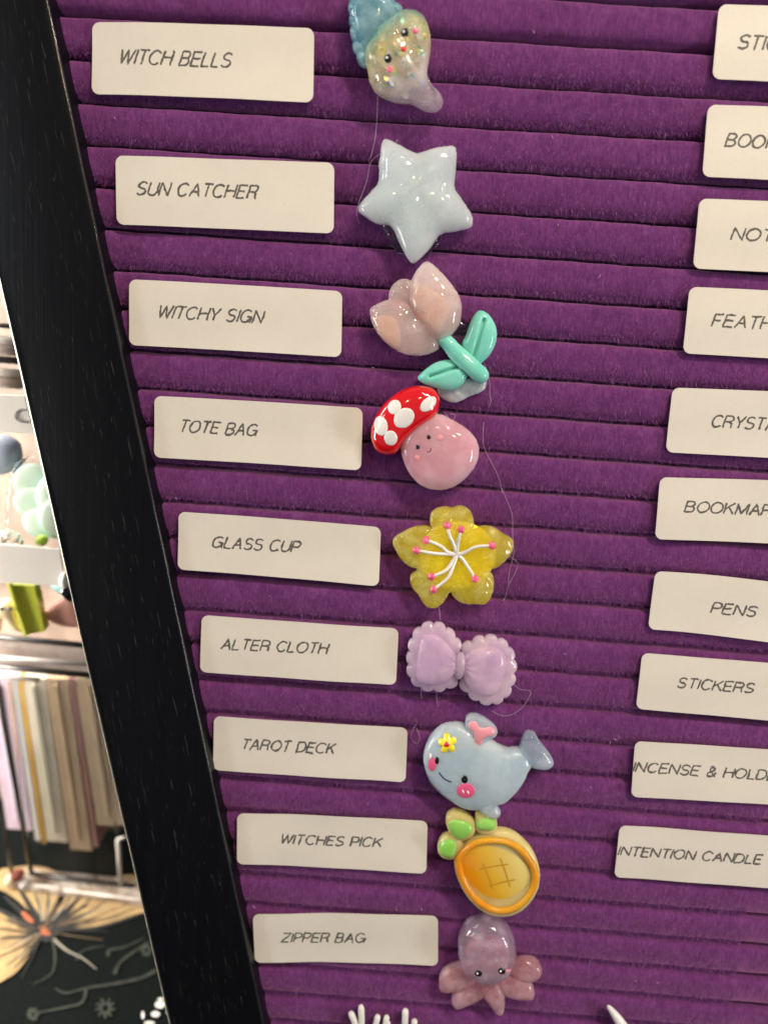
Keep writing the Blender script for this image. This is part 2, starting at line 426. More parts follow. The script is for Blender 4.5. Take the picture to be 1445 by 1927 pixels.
b0 = P[:, :3]; V = np.empty((n, 3, 3)); V[:, 0] = b0 - sd; V[:, 1] = b0 + sd; V[:, 2] = b0 + d
me = bpy.data.meshes.new('felt_nap'); me.vertices.add(3 * n); me.loops.add(3 * n); me.polygons.add(n)
me.vertices.foreach_set('co', ((V.reshape(-1, 3) - np.array(board['_c'])) * MM).ravel())
me.loops.foreach_set('vertex_index', np.arange(3 * n)); me.polygons.foreach_set('loop_start', np.arange(0, 3 * n, 3))
me.materials.append(MAT['nap']); me.update(calc_edges=True)
nap = bpy.data.objects.new('felt_nap', me); C.objects.link(nap); nap.parent = board; nap['kind'] = 'stuff'
V, Fc = box(0, 1, YBOT - 6, YTOP + 6, -7.5, -3.6)
V = [((outer(y) + 4 if x == 0 else router(y) - 4), y, z) for x, y, z in V]; mesh_obj('backing_panel', V, Fc, MAT['groove'], board, False)
# frame bars: cross-section from outer to inner, z up
def bar(name, fo_, fi_, y0, y1, mat, sgn):
    sec = [(0, -9, 0), (0, 4.2, 0), (.12, 4.75, .0), (.55, 5.0, .0), (.97, 5.0, 0), (1.0, 5.0, -.75), (1.0, 4.86, -.25), (1.0, 4.5, .02), (1.0, 3.6, .12), (1.0, -3.2, .2), (1.0, -9, .2)]
    ys = np.linspace(y0, y1, 60); V = []; Fc = []
    for y in ys:
        a, b = fo_(y), fi_(y)
        for k, (t, z, off) in enumerate(sec):
            if k == 2: x = a + sgn * .28
            elif k == 3: x = a + sgn * .9
            elif k == 4: x = b - sgn * 1.6
            else: x = a + (b - a) * t + sgn * off * 1.0
            V.append((x, y, z + .05 * math.sin(y * .13) * (0 if z < 0 else 1)))
    n = len(sec)
    for i in range(len(ys) - 1):
        for k in range(n):
            Fc.append([i * n + k, i * n + (k + 1) % n, (i + 1) * n + (k + 1) % n, (i + 1) * n + k])
    Fc.append(list(range(n))); Fc.append([(len(ys) - 1) * n + k for k in range(n)][::-1])
    return mesh_obj(name, V, Fc, mat, board, False)
axis = math.degrees(math.atan2(inner(YBOT) - inner(YTOP), YTOP - YBOT))
MAT['wood'] = wood_mat(-axis); MAT['woodr'] = wood_mat(axis)
fl = bar('frame_side', outer, inner, YTOP, YBOT, MAT['wood'], 1)
for p in fl.data.polygons: p.use_smooth = True
bar('frame_side', router, rinner, YTOP, YBOT, MAT['woodr'], -1)
V, Fc = box(outer(YBOT) + 4, router(YBOT) - 4, YBOT - 12, YBOT - .01, -9, 5, .6); mesh_obj('frame_foot', V, Fc, MAT['woodr'], board, False)
V, Fc = box(outer(YTOP) + 4, router(YTOP) - 4, YTOP + .01, YTOP + 12, -9, 5, .6); mesh_obj('frame_head', V, Fc, MAT['woodr'], board, False)
def streaks(fo_, fi_, sgn, seed):
    r3 = random.Random(seed); V = []; Fc = []
    for _ in range(520):
        y = r3.uniform(-185, 118); t_ = r3.uniform(.06, .90); l = r3.choice([1, 1.5, 2, 3, 4, 5.5]) * r3.uniform(.7, 1.2); w_ = r3.uniform(.035, .085)
        k = len(V)
        for q, ww in ((0, .3), (.3, 1), (.7, .8), (1, .2)):
            yy = y - q * l; x = fo_(yy) + (fi_(yy) - fo_(yy)) * t_ + .05 * math.sin(q * 5 + y)
            z = 5.012 + .05 * math.sin(yy * .13)
            V += [(x - w_ * ww, yy, z), (x + w_ * ww, yy, z)]
        for q in range(3): Fc.append([k + 2 * q, k + 2 * q + 1, k + 2 * q + 3, k + 2 * q + 2])
    o = mesh_obj('grain_streaks', V, Fc, MAT['streak'], board, False); o['kind'] = 'stuff'
m_, nt_, p_ = new_mat('grain_streak_grey'); g_ = nt_.nodes.new('ShaderNodeNewGeometry')
nt_.links.new(ramp(nt_, g_.outputs['Random Per Island'], [(0, (.010, .011, .012)), (.6, (.022, .024, .027)), (1, (.055, .058, .06))]), p_.inputs['Base Color']); setp(p_, Roughness=.6, Specular_IOR_Level=.2)
MAT['streak'] = m_; streaks(outer, inner, 1, 4); streaks(rinner, router, -1, 5)
# satin rounded inner edge
V = []; Fc = []
ys_ = np.linspace(YTOP, YBOT, 90)
for i, y in enumerate(ys_):
    b = inner(y) + .03 * math.sin(y * .31) + .02 * math.sin(y * .9)
    for k, a in enumerate(np.linspace(100, -25, 9)): V.append((b - .42 + .47 * math.cos(R(a)), y, 4.60 + .47 * math.sin(R(a))))
    if i:
        for k in range(8): Fc.append([9 * i - 9 + k, 9 * i - 8 + k, 9 * i + k + 1, 9 * i + k])
mesh_obj('edge_bead', V, Fc, plain('satin_black', (.012, .013, .014), .22, .35), board)
# edge highlight painted as a pale strip on the frame's outer corner
V = []; Fc = []
for i, y in enumerate(np.linspace(70, -190, 120)):
    x = outer(y); wd = .06 + .46 / (1 + math.exp((-y - 22) / 9)) + .04 * random.random()
    V += [(x - .06, y, 3.6), (x - .10, y, 4.6), (x + wd * .5, y, 5.06), (x + wd, y, 5.1)]
    if i:
        for k in range(3): Fc.append([4 * i - 4 + k, 4 * i - 3 + k, 4 * i + 1 + k, 4 * i + k])
mesh_obj('painted_edge_highlight', V, Fc, plain('pale_highlight_strip', (.80, .80, .74), .5), board)
# lint specks caught in the felt
lint = plain('lint', (.62, .45, .55), .8)
V = []; Fc = []
for (px, py, l, a) in [(1038, 254, 8, 80), (215, 219, 7, 70), (1130, 516, 10, 130), (1048, 420, 6, 70), (1003, 56, 8, 80), (1153, 1390, 9, 20), (1148, 1395, 7, 100), (405, 1440, 6, 80), (793, 1710, 5, 90), (745, 1710, 5, 80), (1195, 1845, 5, 60), (1235, 1848, 5, 40), (475, 1705, 8, 40), (442, 1613, 5, 60), (700, 690, 5, 40), (1110, 1480, 5, 70), (330, 935, 6, 60), (1060, 1230, 6, 20), (640, 900, 5, 70), (505, 1120, 5, 30)]:
    z = .25; p0 = up((px, py), z); p1 = up((px + l * math.cos(R(a)), py + l * math.sin(R(a))), z)
    pm = ((p0[0] + p1[0]) / 2 + .12, (p0[1] + p1[1]) / 2 - .05)
    v, f = tube([(*p0, z), (*pm, z + .2), (*p1, z)], .07, 4, [.5, 1, .4]); k = len(V)
    V += list(v); Fc += [[q + k for q in ff] for ff in f]
li = mesh_obj('lint_specks', V, Fc, lint, None); tag(li, 'pale specks of lint caught all over the purple felt', 'lint', None, 'stuff')

# ------------------------------------------------------------------ lettering
def arc(cx, cy, rx, ry, a0, a1, n=10):
    return [(cx + rx * math.cos(R(a0 + (a1 - a0) * i / n)), cy + ry * math.sin(R(a0 + (a1 - a0) * i / n))) for i in range(n + 1)]
G = {
 'A': (.70, [[(0, 0), (.35, 1), (.70, 0)], [(.13, .36), (.57, .36)]]),
 'B': (.64, [[(0, 0), (0, 1), (.32, 1)] + arc(.34, .76, .22, .24, 90, -90) + [(0, .52)], [(.34, .52)] + arc(.36, .26, .26, .26, 90, -90) + [(0, 0)]]),
 'C': (.76, [arc(.40, .5, .40, .5, 42, 318, 16)]),
 'D': (.70, [[(0, 0), (0, 1), (.28, 1)] + arc(.30, .5, .40, .5, 90, -90, 12) + [(0, 0)]]),
 'E': (.60, [[(.58, 1), (0, 1), (0, 0), (.60, 0)], [(0, .52), (.52, .52)]]),
 'F': (.56, [[(.56, 1), (0, 1), (0, 0)], [(0, .50), (.46, .50)]]),
 'G': (.80, [arc(.40, .5, .40, .5, 45, 340, 16) + [(.79, .46), (.46, .46)], [(.79, .46), (.79, 0)]]),
 'H': (.68, [[(0, 0), (0, 1)], [(.68, 0), (.68, 1)], [(0, .53), (.68, .53)]]),
 'I': (.04, [[(.02, 0), (.02, 1)]]),
 'K': (.66, [[(0, 0), (0, 1)], [(.62, 1), (.02, .42)], [(.24, .62), (.66, 0)]]),
 'L': (.52, [[(0, 1), (0, 0), (.52, 0)]]),
 'M': (.82, [[(0, 0), (0, 1), (.41, .05), (.82, 1), (.82, 0)]]),
 'N': (.68, [[(0, 0), (0, 1), (.68, 0), (.68, 1)]]),
 'O': (.82, [arc(.41, .5, .41, .5, 90, 450, 22)]),
 'P': (.60, [[(0, 0), (0, 1), (.32, 1)] + arc(.34, .73, .26, .27, 90, -90) + [(0, .46)]]),
 'R': (.66, [[(0, 0), (0, 1), (.34, 1)] + arc(.36, .75, .26, .25, 90, -90) + [(0, .50)], [(.36, .50), (.56, .38), (.60, .12), (.66, 0)]]),
 'S': (.64, [arc(.32, .755, .28, .245, 25, 265, 12) + arc(.32, .255, .31, .255, 88, -155, 12)]),
 'T': (.62, [[(0, 1), (.62, 1)], [(.31, 1), (.31, 0)]]),
 'U': (.66, [[(0, 1), (0, .32)] + arc(.33, .32, .33, .32, 180, 360, 10) + [(.66, 1)]]),
 'W': (.96, [[(0, 1), (.24, 0), (.48, .98), (.72, 0), (.96, 1)]]),
 'Y': (.66, [[(0, 1), (.33, .44), (.66, 1)], [(.33, .44), (.33, 0)]]),
 'Z': (.62, [[(.04, 1), (.62, 1), (0, 0), (.62, 0)]]),
 '&': (.70, [[(.70, 0), (.20, .62)] + arc(.32, .80, .17, .19, 190, -20, 10) + [(.40, .62), (.12, .42)] + arc(.27, .24, .24, .24, 150, 310, 8) + [(.58, .24), (.66, .44)]]),
}
def text_strokes(txt):
    x = 0; out = []
    for ch in txt:
        if ch == ' ': x += .46; continue
        wd, st = G[ch]; out += [[(x + a, b) for a, b in s] for s in st]; x += wd + .18
    return out, x - .18
def lettering(txt, bl, br, cap, surf, parent, n_vis=None):
    """ink strokes; bl/br = photo pixels of baseline ends (br may be computed from the width of the visible start)"""
    st, W = text_strokes(txt); bl = np.array(bl, float); br = np.array(br, float)
    L = np.linalg.norm(br - bl); e = (br - bl) / L; up_ = np.array([e[1], -e[0]]) * -1
    up_ = np.array([e[1], -e[0]])
    sx = (L - .27 * cap) / W; V = []; Fc = []
    for s in st:
        for ps in range(2):
            Q = []
            for (a, b) in zip(s[:-1], s[1:]):
                m = max(1, int(np.hypot((b[0] - a[0]) * sx, (b[1] - a[1]) * cap) / 2.2))
                for k in range(m): Q.append((a[0] + (b[0] - a[0]) * k / m, a[1] + (b[1] - a[1]) * k / m))
            Q.append(s[-1]); Q = np.array(Q)
            if len(Q) < 2: continue
            amp = (.4, .8)[ps]; jit = rng.normal(0, amp, (len(Q), 2))
            jit[1:-1] = (jit[:-2] + jit[1:-1] + jit[2:]) / 2.2
            P = bl + np.outer(Q[:, 0] * sx + Q[:, 1] * cap * .30, e) + np.outer(Q[:, 1] * cap, up_) + jit + (np.array([0, 0]) if ps == 0 else rng.normal(0, .5, 2))
            X = np.array([surf(p) for p in P]); T = np.gradient(X[:, :2], axis=0); T /= np.linalg.norm(T, axis=1)[:, None] + 1e-9
            N = np.stack([-T[:, 1], T[:, 0]], 1); k0 = len(V); wid = (.21, .15)[ps]
            for i in range(len(X)):
                hw = wid * (.75 + .5 * rng.random())
                V.append((*(X[i, :2] + N[i] * hw), X[i, 2] + .02 + .012 * ps)); V.append((*(X[i, :2] - N[i] * hw), X[i, 2] + .02 + .012 * ps))
                if i: Fc.append([k0 + 2 * i - 2, k0 + 2 * i - 1, k0 + 2 * i + 1, k0 + 2 * i])
    return mesh_obj('lettering', V, Fc, MAT['ink'], parent, False)
def label_card(txt, TL, TR, BR, BL, bl, br, cap, where, bow=0., wave=(.15, .0), seed=0):
    """rounded card; corners in photo pixels at ~0.8 mm above the felt"""
    z0 = 1.45; c = [np.array(up(p, z0)) for p in (TL, TR, BR, BL)]
    Wd = np.linalg.norm(c[1] - c[0]); Hd = np.linalg.norm(c[3] - c[0]); rad = 1.75
    nx, ny = 44, 13; r1 = random.Random(seed); ph = [r1.uniform(0, 6) for _ in range(4)]
    def shape(s, t):    # s along, t down, 0..1
        p = (c[0] * (1 - s) + c[1] * s) * (1 - t) + (c[3] * (1 - s) + c[2] * s) * t
        p = p + np.array([0, 1.]) * bow * (4 * s * (1 - s))
        z = z0 + wave[0] * (math.sin(s * 7 + ph[0]) + .7 * math.sin(s * 13 + ph[1] + t)) + wave[1] * (s - .5) ** 2 + .09 * math.sin(t * 5 + ph[2]) + .22 * (t - .5) ** 2
        z += .35 * max(0, s - .9) * 10 * r1_lift * (1 - t)
        return (float(p[0]), float(p[1]), float(z))
    r1_lift = r1.choice([0, 0, .25, .5])
    ce = [rad * (1 - math.cos(k * math.pi / 16)) for k in range(9)]; mid_ = list(np.linspace(rad, Wd - rad, nx - 16 + 1))[1:-1]
    cols_s = ce + mid_ + [Wd - k for k in ce[::-1]]; cols_s = cols_s[:nx + 1] if len(cols_s) == nx + 1 else cols_s; nx = len(cols_s) - 1
    V = []; ids = {}
    for i in range(nx + 1):
        for j in range(ny + 1):
            s, t = cols_s[i] / Wd, j / ny; x, y = s * Wd, t * Hd      # squeeze corner points on to the round corner
            t2, s2 = t, s
            dx = min(x, Wd - x)
            if dx < rad:
                ins = rad - math.sqrt(max(0, rad * rad - (rad - dx) ** 2)); t2 = (ins + (Hd - 2 * ins) * t) / Hd
            ids[i, j] = len(V); V.append(shape(s2, t2))
    # denser columns near ends
    Fc = [[ids[i, j], ids[i, j + 1], ids[i + 1, j + 1], ids[i + 1, j]] for i in range(nx) for j in range(ny)]
    n0 = len(V); V += [(x, y, z - .28) for x, y, z in V]
    Fc += [[q + n0 for q in f][::-1] for f in Fc]
    rim = [(i, 0) for i in range(nx)] + [(nx, j) for j in range(ny)] + [(i, ny) for i in range(nx, 0, -1)] + [(0, j) for j in range(ny, 0, -1)]
    for a, b in zip(rim, rim[1:] + rim[:1]): Fc.append([ids[a], ids[b], ids[b] + n0, ids[a] + n0])
    ctr = np.mean(c, 0)
    root = empty('name_label', (ctr[0], ctr[1], .6), where, 'label', 'cream name labels on the letter board')
    o = mesh_obj('card', V, Fc, MAT['paper'], root, True)
    me = o.data; me.set_sharp_from_angle(angle=R(50))
    A = np.array([c[1] - c[0], c[3] - c[0]]).T
    def surf(p):
        z = z0
        for _ in range(2):
            q = np.array(up(p, z)); st = np.linalg.solve(A, q - c[0]); st[1] += bow * 4 * st[0] * (1 - st[0]) / Hd
            z = shape(*st)[2]
        return (q[0], q[1], z)
    lettering(txt, bl, br, cap, surf, root)
    return root
def ext(TL, BL, k, sb, dx):
    return TL, (TL[0] + dx, TL[1] + k * dx), (BL[0] + dx, BL[1] + sb * dx), BL
left = [
 ('WITCH BELLS', (173, 40), (591, 52), (589, 192), (172, 176), (222, 118), (438, 126), 26.5, 'cream label printed WITCH BELLS at the top left beside the seashell charm', .15),
 ('SUN CATCHER', (217, 292), (629, 306), (628, 439), (220, 422), (256, 365.5), (487, 373), 24, 'cream label printed SUN CATCHER, left of the milky star', .1),
 ('WITCHY SIGN', (243, 525), (644, 547.5), (642, 672), (242.6, 649), (295, 597), (497, 608), 23, 'cream label printed WITCHY SIGN, left of the pale pink tulip', .1),
 ('TOTE BAG', (291, 744.5), (682.5, 767.5), (679.5, 885), (290, 860.5), (336, 811.6), (486, 820.6), 21.5, 'cream label printed TOTE BAG, touching the red mushroom cap side', .1),
 ('GLASS CUP', (336.6, 962.5), (717, 992), (712.7, 1103), (335, 1071), (398, 1030), (566, 1039.6), 20.5, 'cream label printed GLASS CUP, left of the yellow flower charm', .1),
 ('ALTER CLOTH', (379, 1158.6), (750, 1184), (745, 1290), (376, 1265.5), (416, 1221.7), (619, 1230.7), 19.5, 'cream label printed ALTER CLOTH, left of the lilac bow', 0),
 ('TAROT DECK', (402, 1349), (767, 1371.5), (763, 1473), (400.6, 1449.6), (453, 1409.7), (632.5, 1419), 18.8, 'cream label printed TAROT DECK, left of the blue whale', .05),
 ('WITCHES PICK', (446.4, 1531), (804.6, 1546), (802, 1644), (446.4, 1625.7), (526, 1588), (720, 1595), 17, 'cream label printed WITCHES PICK, left of the pineapple charm', .15),
 ('ZIPPER BAG', (475.7, 1721), (824, 1724.7), (824, 1817.7), (479.7, 1811.7), (529.5, 1773.5), (689, 1774.5), 17, 'cream label printed ZIPPER BAG, lowest of the left column beside the octopus', .35)]
for k, (t, a, b, c_, d_, bl, br, cap, wh, bow) in enumerate(left): label_card(t, a, b, c_, d_, bl, br, cap, wh, bow, seed=k)
def adv(txt, cap, vis, wpx):
    """full baseline length when the first vis characters are wpx wide in the photo"""
    _, W = text_strokes(txt); _, w0 = text_strokes(txt[:vis]); return wpx / w0 * W + .2 * cap
right_ = [
 ('STICKS', (1354, 5.5), (1340.5, 147), .052, .06, 415, (1386, 90), 26, 3, 49, .062, 'cream label starting STIC at the top right corner of the photo'),
 ('BOOKS', (1332.5, 196), (1321, 332), .036, .05, 410, (1364, 274), 24, 3, 72, .06, 'cream label starting BOO, second from the top of the right column'),
 ('NOTEBOOK', (1316, 373), (1304, 504.7), .04, .05, 405, (1375, 450), 22.5, 2, 52, .06, 'cream label starting NOT, right column between BOO and FEATH'),
 ('FEATHERS', (1298, 539), (1285, 664.5), .05, .06, 400, (1339, 613), 22.5, 4, 86, .06, 'cream label starting FEATH on the right side of the board'),
 ('CRYSTALS', (1266, 729), (1253, 851), .04, .055, 392, (1337, 802.6), 22, 5, 99, .06, 'cream label starting CRYST on the right side of the board'),
 ('BOOKMARKS', (1242, 898), (1232, 1014.4), .03, .04, 385, (1288, 963), 20, 6, 140, .045, 'cream label starting BOOKMAR on the right side of the board'),
 ('PENS', (1233, 1075), (1219.6, 1184.5), .12, .135, 375, (1337, 1153), 19.5, 4, 84, .095, 'cream label printed PENS, tilted down to the right'),
 ('STICKERS', (1208.7, 1230), (1197, 1335), .077, .085, 370, (1273, 1294), 18.5, 8, 143, .075, 'cream label printed STICKERS in full, under the tilted one'),
 ('INCENSE & HOLDERS', (1195, 1395), (1186.8, 1499), .068, .062, 362, (1190, 1452), 18, 14, 250, .065, 'cream label starting INCENSE & HOLDE, second lowest on the right'),
 ('INTENTION CANDLE', (1166, 1554.7), (1155.8, 1652), .07, .068, 355, (1162, 1609.5), 16.5, 16, 270, .063, 'cream label printed INTENTION CANDLE, lowest of the right column')]
for k, (t, TL, BL, ka, kb, dx, bl, cap, vis, wpx, sl, wh) in enumerate(right_):
    L = adv(t, cap, vis, wpx); c4 = ext(TL, BL, ka, kb, dx)
    label_card(t, *c4, bl, (bl[0] + L, bl[1] + sl * L), cap, wh, (.9 if t == 'PENS' else .05), seed=20 + k)

# ------------------------------------------------------------------ charms
def P1(l, off=(600, 0), s=3.6125): return [(x / s + off[0], y / s + off[1]) for x, y in l]
def P2(l): return P1(l, (640, 470), 4.014)
def P3(l): return P1(l, (680, 920), 3.8026)
def P4(l): return P1(l, (720, 1320), 3.8026)
def P5(l): return P1(l, (600, 1680), 2.258)
def out(l, z): return [up(p, z) for p in l]
def charm(name, px, label, cat='charm'):
    x, y = up(px, 0); return empty(name, (x, y, .2), label, cat, 'resin charms pinned down the middle of the board')
def glue(parent, px, z1, mat=None, extra=None, name='glue_blob', z=1.2):
    P = Puff(out(px, z), z1 - .1, .35, .02, 26, .35); return P.obj(name, mat or MAT['glue'], parent)
def thread(parent, px, z=1.0, r=.045):
    S = spline([(*up(p, z), z + .5 * math.sin(i * 2.1)) for i, p in enumerate(px)], 6, False)
    v, f = tube(S, r, 4); return mesh_obj('glue_thread', v, f, MAT['thread'], parent)

# --- star
t = charm('star_charm', (785, 375), 'milky white five-pointed star charm with rounded tips')
star_px = P1([(424, 985), (440, 948), (478, 948), (570, 995), (665, 1040), (770, 1010), (870, 992), (918, 993), (936, 1025), (934, 1150), (925, 1275), (985, 1370), (1035, 1450), (1049, 1505), (1030, 1545), (930, 1570), (828, 1592), (755, 1690), (672, 1772), (640, 1788), (608, 1765), (545, 1650), (490, 1538), (395, 1520), (300, 1462), (264, 1425), (278, 1385), (345, 1310), (400, 1240), (408, 1110)])
def starbump(X, Y, f):
    cx, cy = up(P1([(650, 1300)])[0], 4); a = np.arctan2(Y - cy, X - cx); r = np.hypot(X - cx, Y - cy)
    return .28 * np.cos(5 * (a - math.radians(-88))) * np.clip(r / 6, 0, 1) * (f > .02)
st = Puff(out(star_px, 3.2), 4.6, 2.8, 1.6, 100, .42, starbump)
milky = resin('milky_resin', (.70, .82, .88), (.88, .93, .93), .84, .6, .06, 60, (5, 5, 5), bumpamt=.02, vol=1.7, vcol=(.982, .996, 1))
st.obj('star', milky, t)
glue(t, P1([(410, 1500), (520, 1700), (560, 1720), (700, 1750), (780, 1690), (830, 1580), (650, 1400), (480, 1420)]), 2.6)
thread(t, [(748, 262), (738, 275), (700, 300), (690, 340), (672, 395), (676, 420)])
# --- tulip
t = charm('tulip_charm', (810, 620), 'pale pink translucent tulip charm with mint green stem and two leaves')
pinkres = resin('blush_resin', (.84, .68, .72), (.93, .78, .76), .86, .6, .05, 110, (5, 3.5, 3), vol=3.0, vcol=(1.0, .988, .985))
bp = Puff(out(P2([(365, 380), (370, 320), (395, 265), (445, 225), (500, 220), (560, 245), (600, 330), (580, 430), (480, 460), (400, 440)]), 3), 2.2, 3.0, 1.8, 44, .45)
bp.obj('petal', pinkres, t)
lp = Puff(out(P2([(222, 470), (228, 440), (300, 396), (380, 370), (460, 375), (540, 420), (620, 500), (690, 600), (745, 690), (748, 745), (690, 780), (620, 798), (550, 800), (470, 782), (400, 745), (330, 690), (270, 615), (234, 540)]), 3), 4.0, 2.8, 1.6, 70, .45)
lp.obj('petal', pinkres, t)
rp = Puff(out(P2([(655, 84), (605, 118), (555, 190), (525, 270), (518, 360), (535, 440), (580, 520), (640, 600), (700, 660), (760, 690), (830, 655), (875, 608), (906, 550), (920, 470), (914, 395), (888, 325), (840, 258), (770, 175), (700, 108)]), 3.4), 4.4, 3.4, 2.0, 80, .45)
rp.obj('petal', pinkres, t)
peach = resin('painted_peach_glow', (.95, .62, .42), (.98, .72, .50), .25, .7, .2, 200, (3, 2, 1))  # caustic glow inside the petals, put in as peach-coloured cores
Puff(out(P2([(560, 260), (620, 250), (720, 300), (800, 370), (812, 470), (790, 560), (740, 620), (680, 610), (610, 530), (560, 440), (540, 350)]), 4.6), 1.6, 4.3, 3.4, 40, .45).obj('painted_peach_glow', peach, t)
Puff(out(P2([(262, 520), (330, 490), (420, 520), (450, 600), (455, 700), (430, 740), (350, 690), (290, 620)]), 4.0), 1.1, 3.6, 3.0, 36, .45).obj('painted_peach_glow', peach, t)
def leaf(outl, crease):
    c = [np.array(up(p, 4)) for p in P2(crease)]
    def ex(X, Y, f):
        a, b = c; ab = b - a; tt = np.clip(((X - a[0]) * ab[0] + (Y - a[1]) * ab[1]) / (ab @ ab), 0, 1)
        d = np.hypot(X - a[0] - tt * ab[0], Y - a[1] - tt * ab[1]); return -1.3 * np.exp(-(d / .42) ** 2)
    Puff(out(P2(outl), 2.8), 2.6, 2.4, 1.2, 70, .45, ex).obj('leaf', MAT['mint'], t)
leaf([(1058, 454), (1020, 478), (980, 550), (950, 640), (920, 715), (960, 800), (1045, 860), (1105, 825), (1150, 765), (1180, 685), (1182, 600), (1155, 530), (1110, 475)], [(1085, 530), (1010, 800)])
leaf([(584, 968), (602, 940), (655, 892), (720, 850), (800, 828), (860, 838), (930, 880), (968, 930), (945, 990), (900, 1040), (830, 1064), (750, 1055), (670, 1030), (612, 1000)], [(680, 955), (930, 868)])
Puff(out(P2([(735, 690), (755, 650), (798, 630), (840, 650), (900, 710), (980, 780), (1050, 845), (1108, 900), (1126, 950), (1105, 992), (1062, 1010), (1018, 992), (940, 925), (850, 845), (785, 760)]), 3.8), 2.4, 3.6, 2.0, 80, .5).obj('stem', MAT['mint'], t)
frost = resin('frosted_glue', (.70, .80, .84), (.85, .90, .92), .40, .5, .10, 500, (2, 2, 2), bumpamt=1.)
glue(t, P2([(735, 1040), (750, 1100), (800, 1140), (862, 1158), (930, 1135), (985, 1105), (1050, 1085), (1100, 1045), (1108, 985), (1040, 960), (900, 980), (800, 1010)]), 1.5, frost)
glue(t, P2([(900, 500), (950, 540), (985, 560), (960, 700), (880, 720), (800, 700), (700, 600), (760, 450)]), 2.4)
thread(t, P2([(1080, 840), (1110, 920), (1130, 1010), (1130, 1100), (1140, 1140), (1120, 1195)]), .8)
# --- mushroom
t = charm('mushroom_charm', (800, 825), 'smiling pink mushroom charm with red white-spotted cap')
mb = Puff(out(P2([(452, 1440), (460, 1530), (487, 1620), (530, 1700), (590, 1765), (660, 1800), (735, 1814), (805, 1806), (875, 1778), (950, 1722), (1015, 1640), (1046, 1560), (1048, 1490), (1022, 1420), (970, 1360), (900, 1310), (830, 1272), (760, 1240), (640, 1240), (520, 1330)]), 3.0), 5.0, 2.8, 1.2, 90, .42)
mb.obj('stalk', resin('rose_resin', (.86, .48, .56), (.90, .60, .68), .60, .8, .06, 100, (5, 3, 3), vol=1.2, vcol=(1., .962, .975)), t)
mc = Puff(out(P2([(748, 1180), (750, 1110), (720, 1060), (670, 1033), (600, 1023), (520, 1035), (440, 1070), (360, 1130), (300, 1200), (255, 1280), (232, 1360), (234, 1430), (255, 1490), (292, 1532), (350, 1550), (412, 1540), (446, 1508), (480, 1455), (535, 1398), (600, 1345), (680, 1292), (728, 1240)]), 3.8), 4.6, 3.6, 2.0, 90, .42)
mc.obj('cap', MAT['red'], t)
for c0, a, b, g in [((410, 1187), 50, 57, 20), ((482, 1270), 86, 70, -45), ((665, 1165), 74, 45, -42), ((307, 1330), 52, 76, -8), ((382, 1422), 51, 58, -10)]:
    decal('white_spot', mc, ell(P2([c0])[0], a / 4.014, b / 4.014, g), MAT['white'], t, .22, 22)
for c0 in [(669, 1414), (586, 1490)]:
    e = decal('eye', mb, ell(P2([c0])[0], 4.2, 4.4), MAT['black'], t, .2, 14)
for c0, r in [((755, 1417), 6), ((580, 1570), 5.2)]: decal('cheek', mb, ell(P2([c0])[0], r, r * .9), MAT['softpink'], t, .1, 14)
V, Fc = ribbon(lambda p: mb.up(p, .06), P2([(652, 1520), (668, 1528), (683, 1517), (688, 1496)]), .16); mesh_obj('smile', V, Fc, MAT['black'], t)
glue(t, P2([(730, 1180), (790, 1250), (840, 1290), (700, 1400), (560, 1450), (500, 1330), (600, 1200)]), 2.4)
thread(t, P2([(800, 1240), (840, 1290), (870, 1250), (830, 1240)]), 2.0); thread(t, P2([(1085, 1300), (1078, 1400), (1090, 1500), (1150, 1620), (1200, 1730), (1225, 1835)]), .6)
# --- yellow flower
t = charm('flower_charm', (853, 1045), 'clear yellow five-petal flower charm with pink-tipped white stamens')
fl_px = P3([(487, 225), (498, 172), (540, 136), (600, 125), (650, 131), (692, 118), (742, 126), (782, 160), (803, 215), (805, 265), (808, 292), (850, 266), (900, 261), (955, 277), (1015, 316), (1070, 348), (1091, 388), (1080, 440), (1040, 500), (985, 552), (922, 580), (943, 622), (948, 675), (940, 735), (915, 795), (878, 826), (820, 825), (740, 820), (688, 800), (652, 765), (636, 732), (612, 770), (578, 822), (528, 851), (478, 850), (438, 812), (400, 750), (360, 700), (345, 650), (356, 608), (402, 574), (335, 548), (280, 500), (245, 440), (221, 382), (238, 343), (290, 310), (350, 280), (420, 262), (490, 268), (502, 290), (495, 262)])
def flow(X, Y, f):
    cx, cy = up(P3([(685, 470)])[0], 3); a = np.arctan2(Y - cy, X - cx); r = np.hypot(X - cx, Y - cy)
    return -1.9 * np.exp(-(r / 4.2) ** 2) + .10 * np.cos(a * 27 + 1.6 * np.sin(r * 1.3) + 2 * np.sin(a * 3)) * np.exp(-((r - 6.5) / 2.6) ** 2) + np.where(r > 5.5, .16 * np.sin(X * 1.3 + 2.1 * np.sin(Y * .9)) * np.sin(Y * 1.4 + 1.7 * np.sin(X * 1.1 + 1)), 0)
fp = Puff(out(fl_px, 3.0), 3.2, 2.8, 1.4, 110, .34, flow)
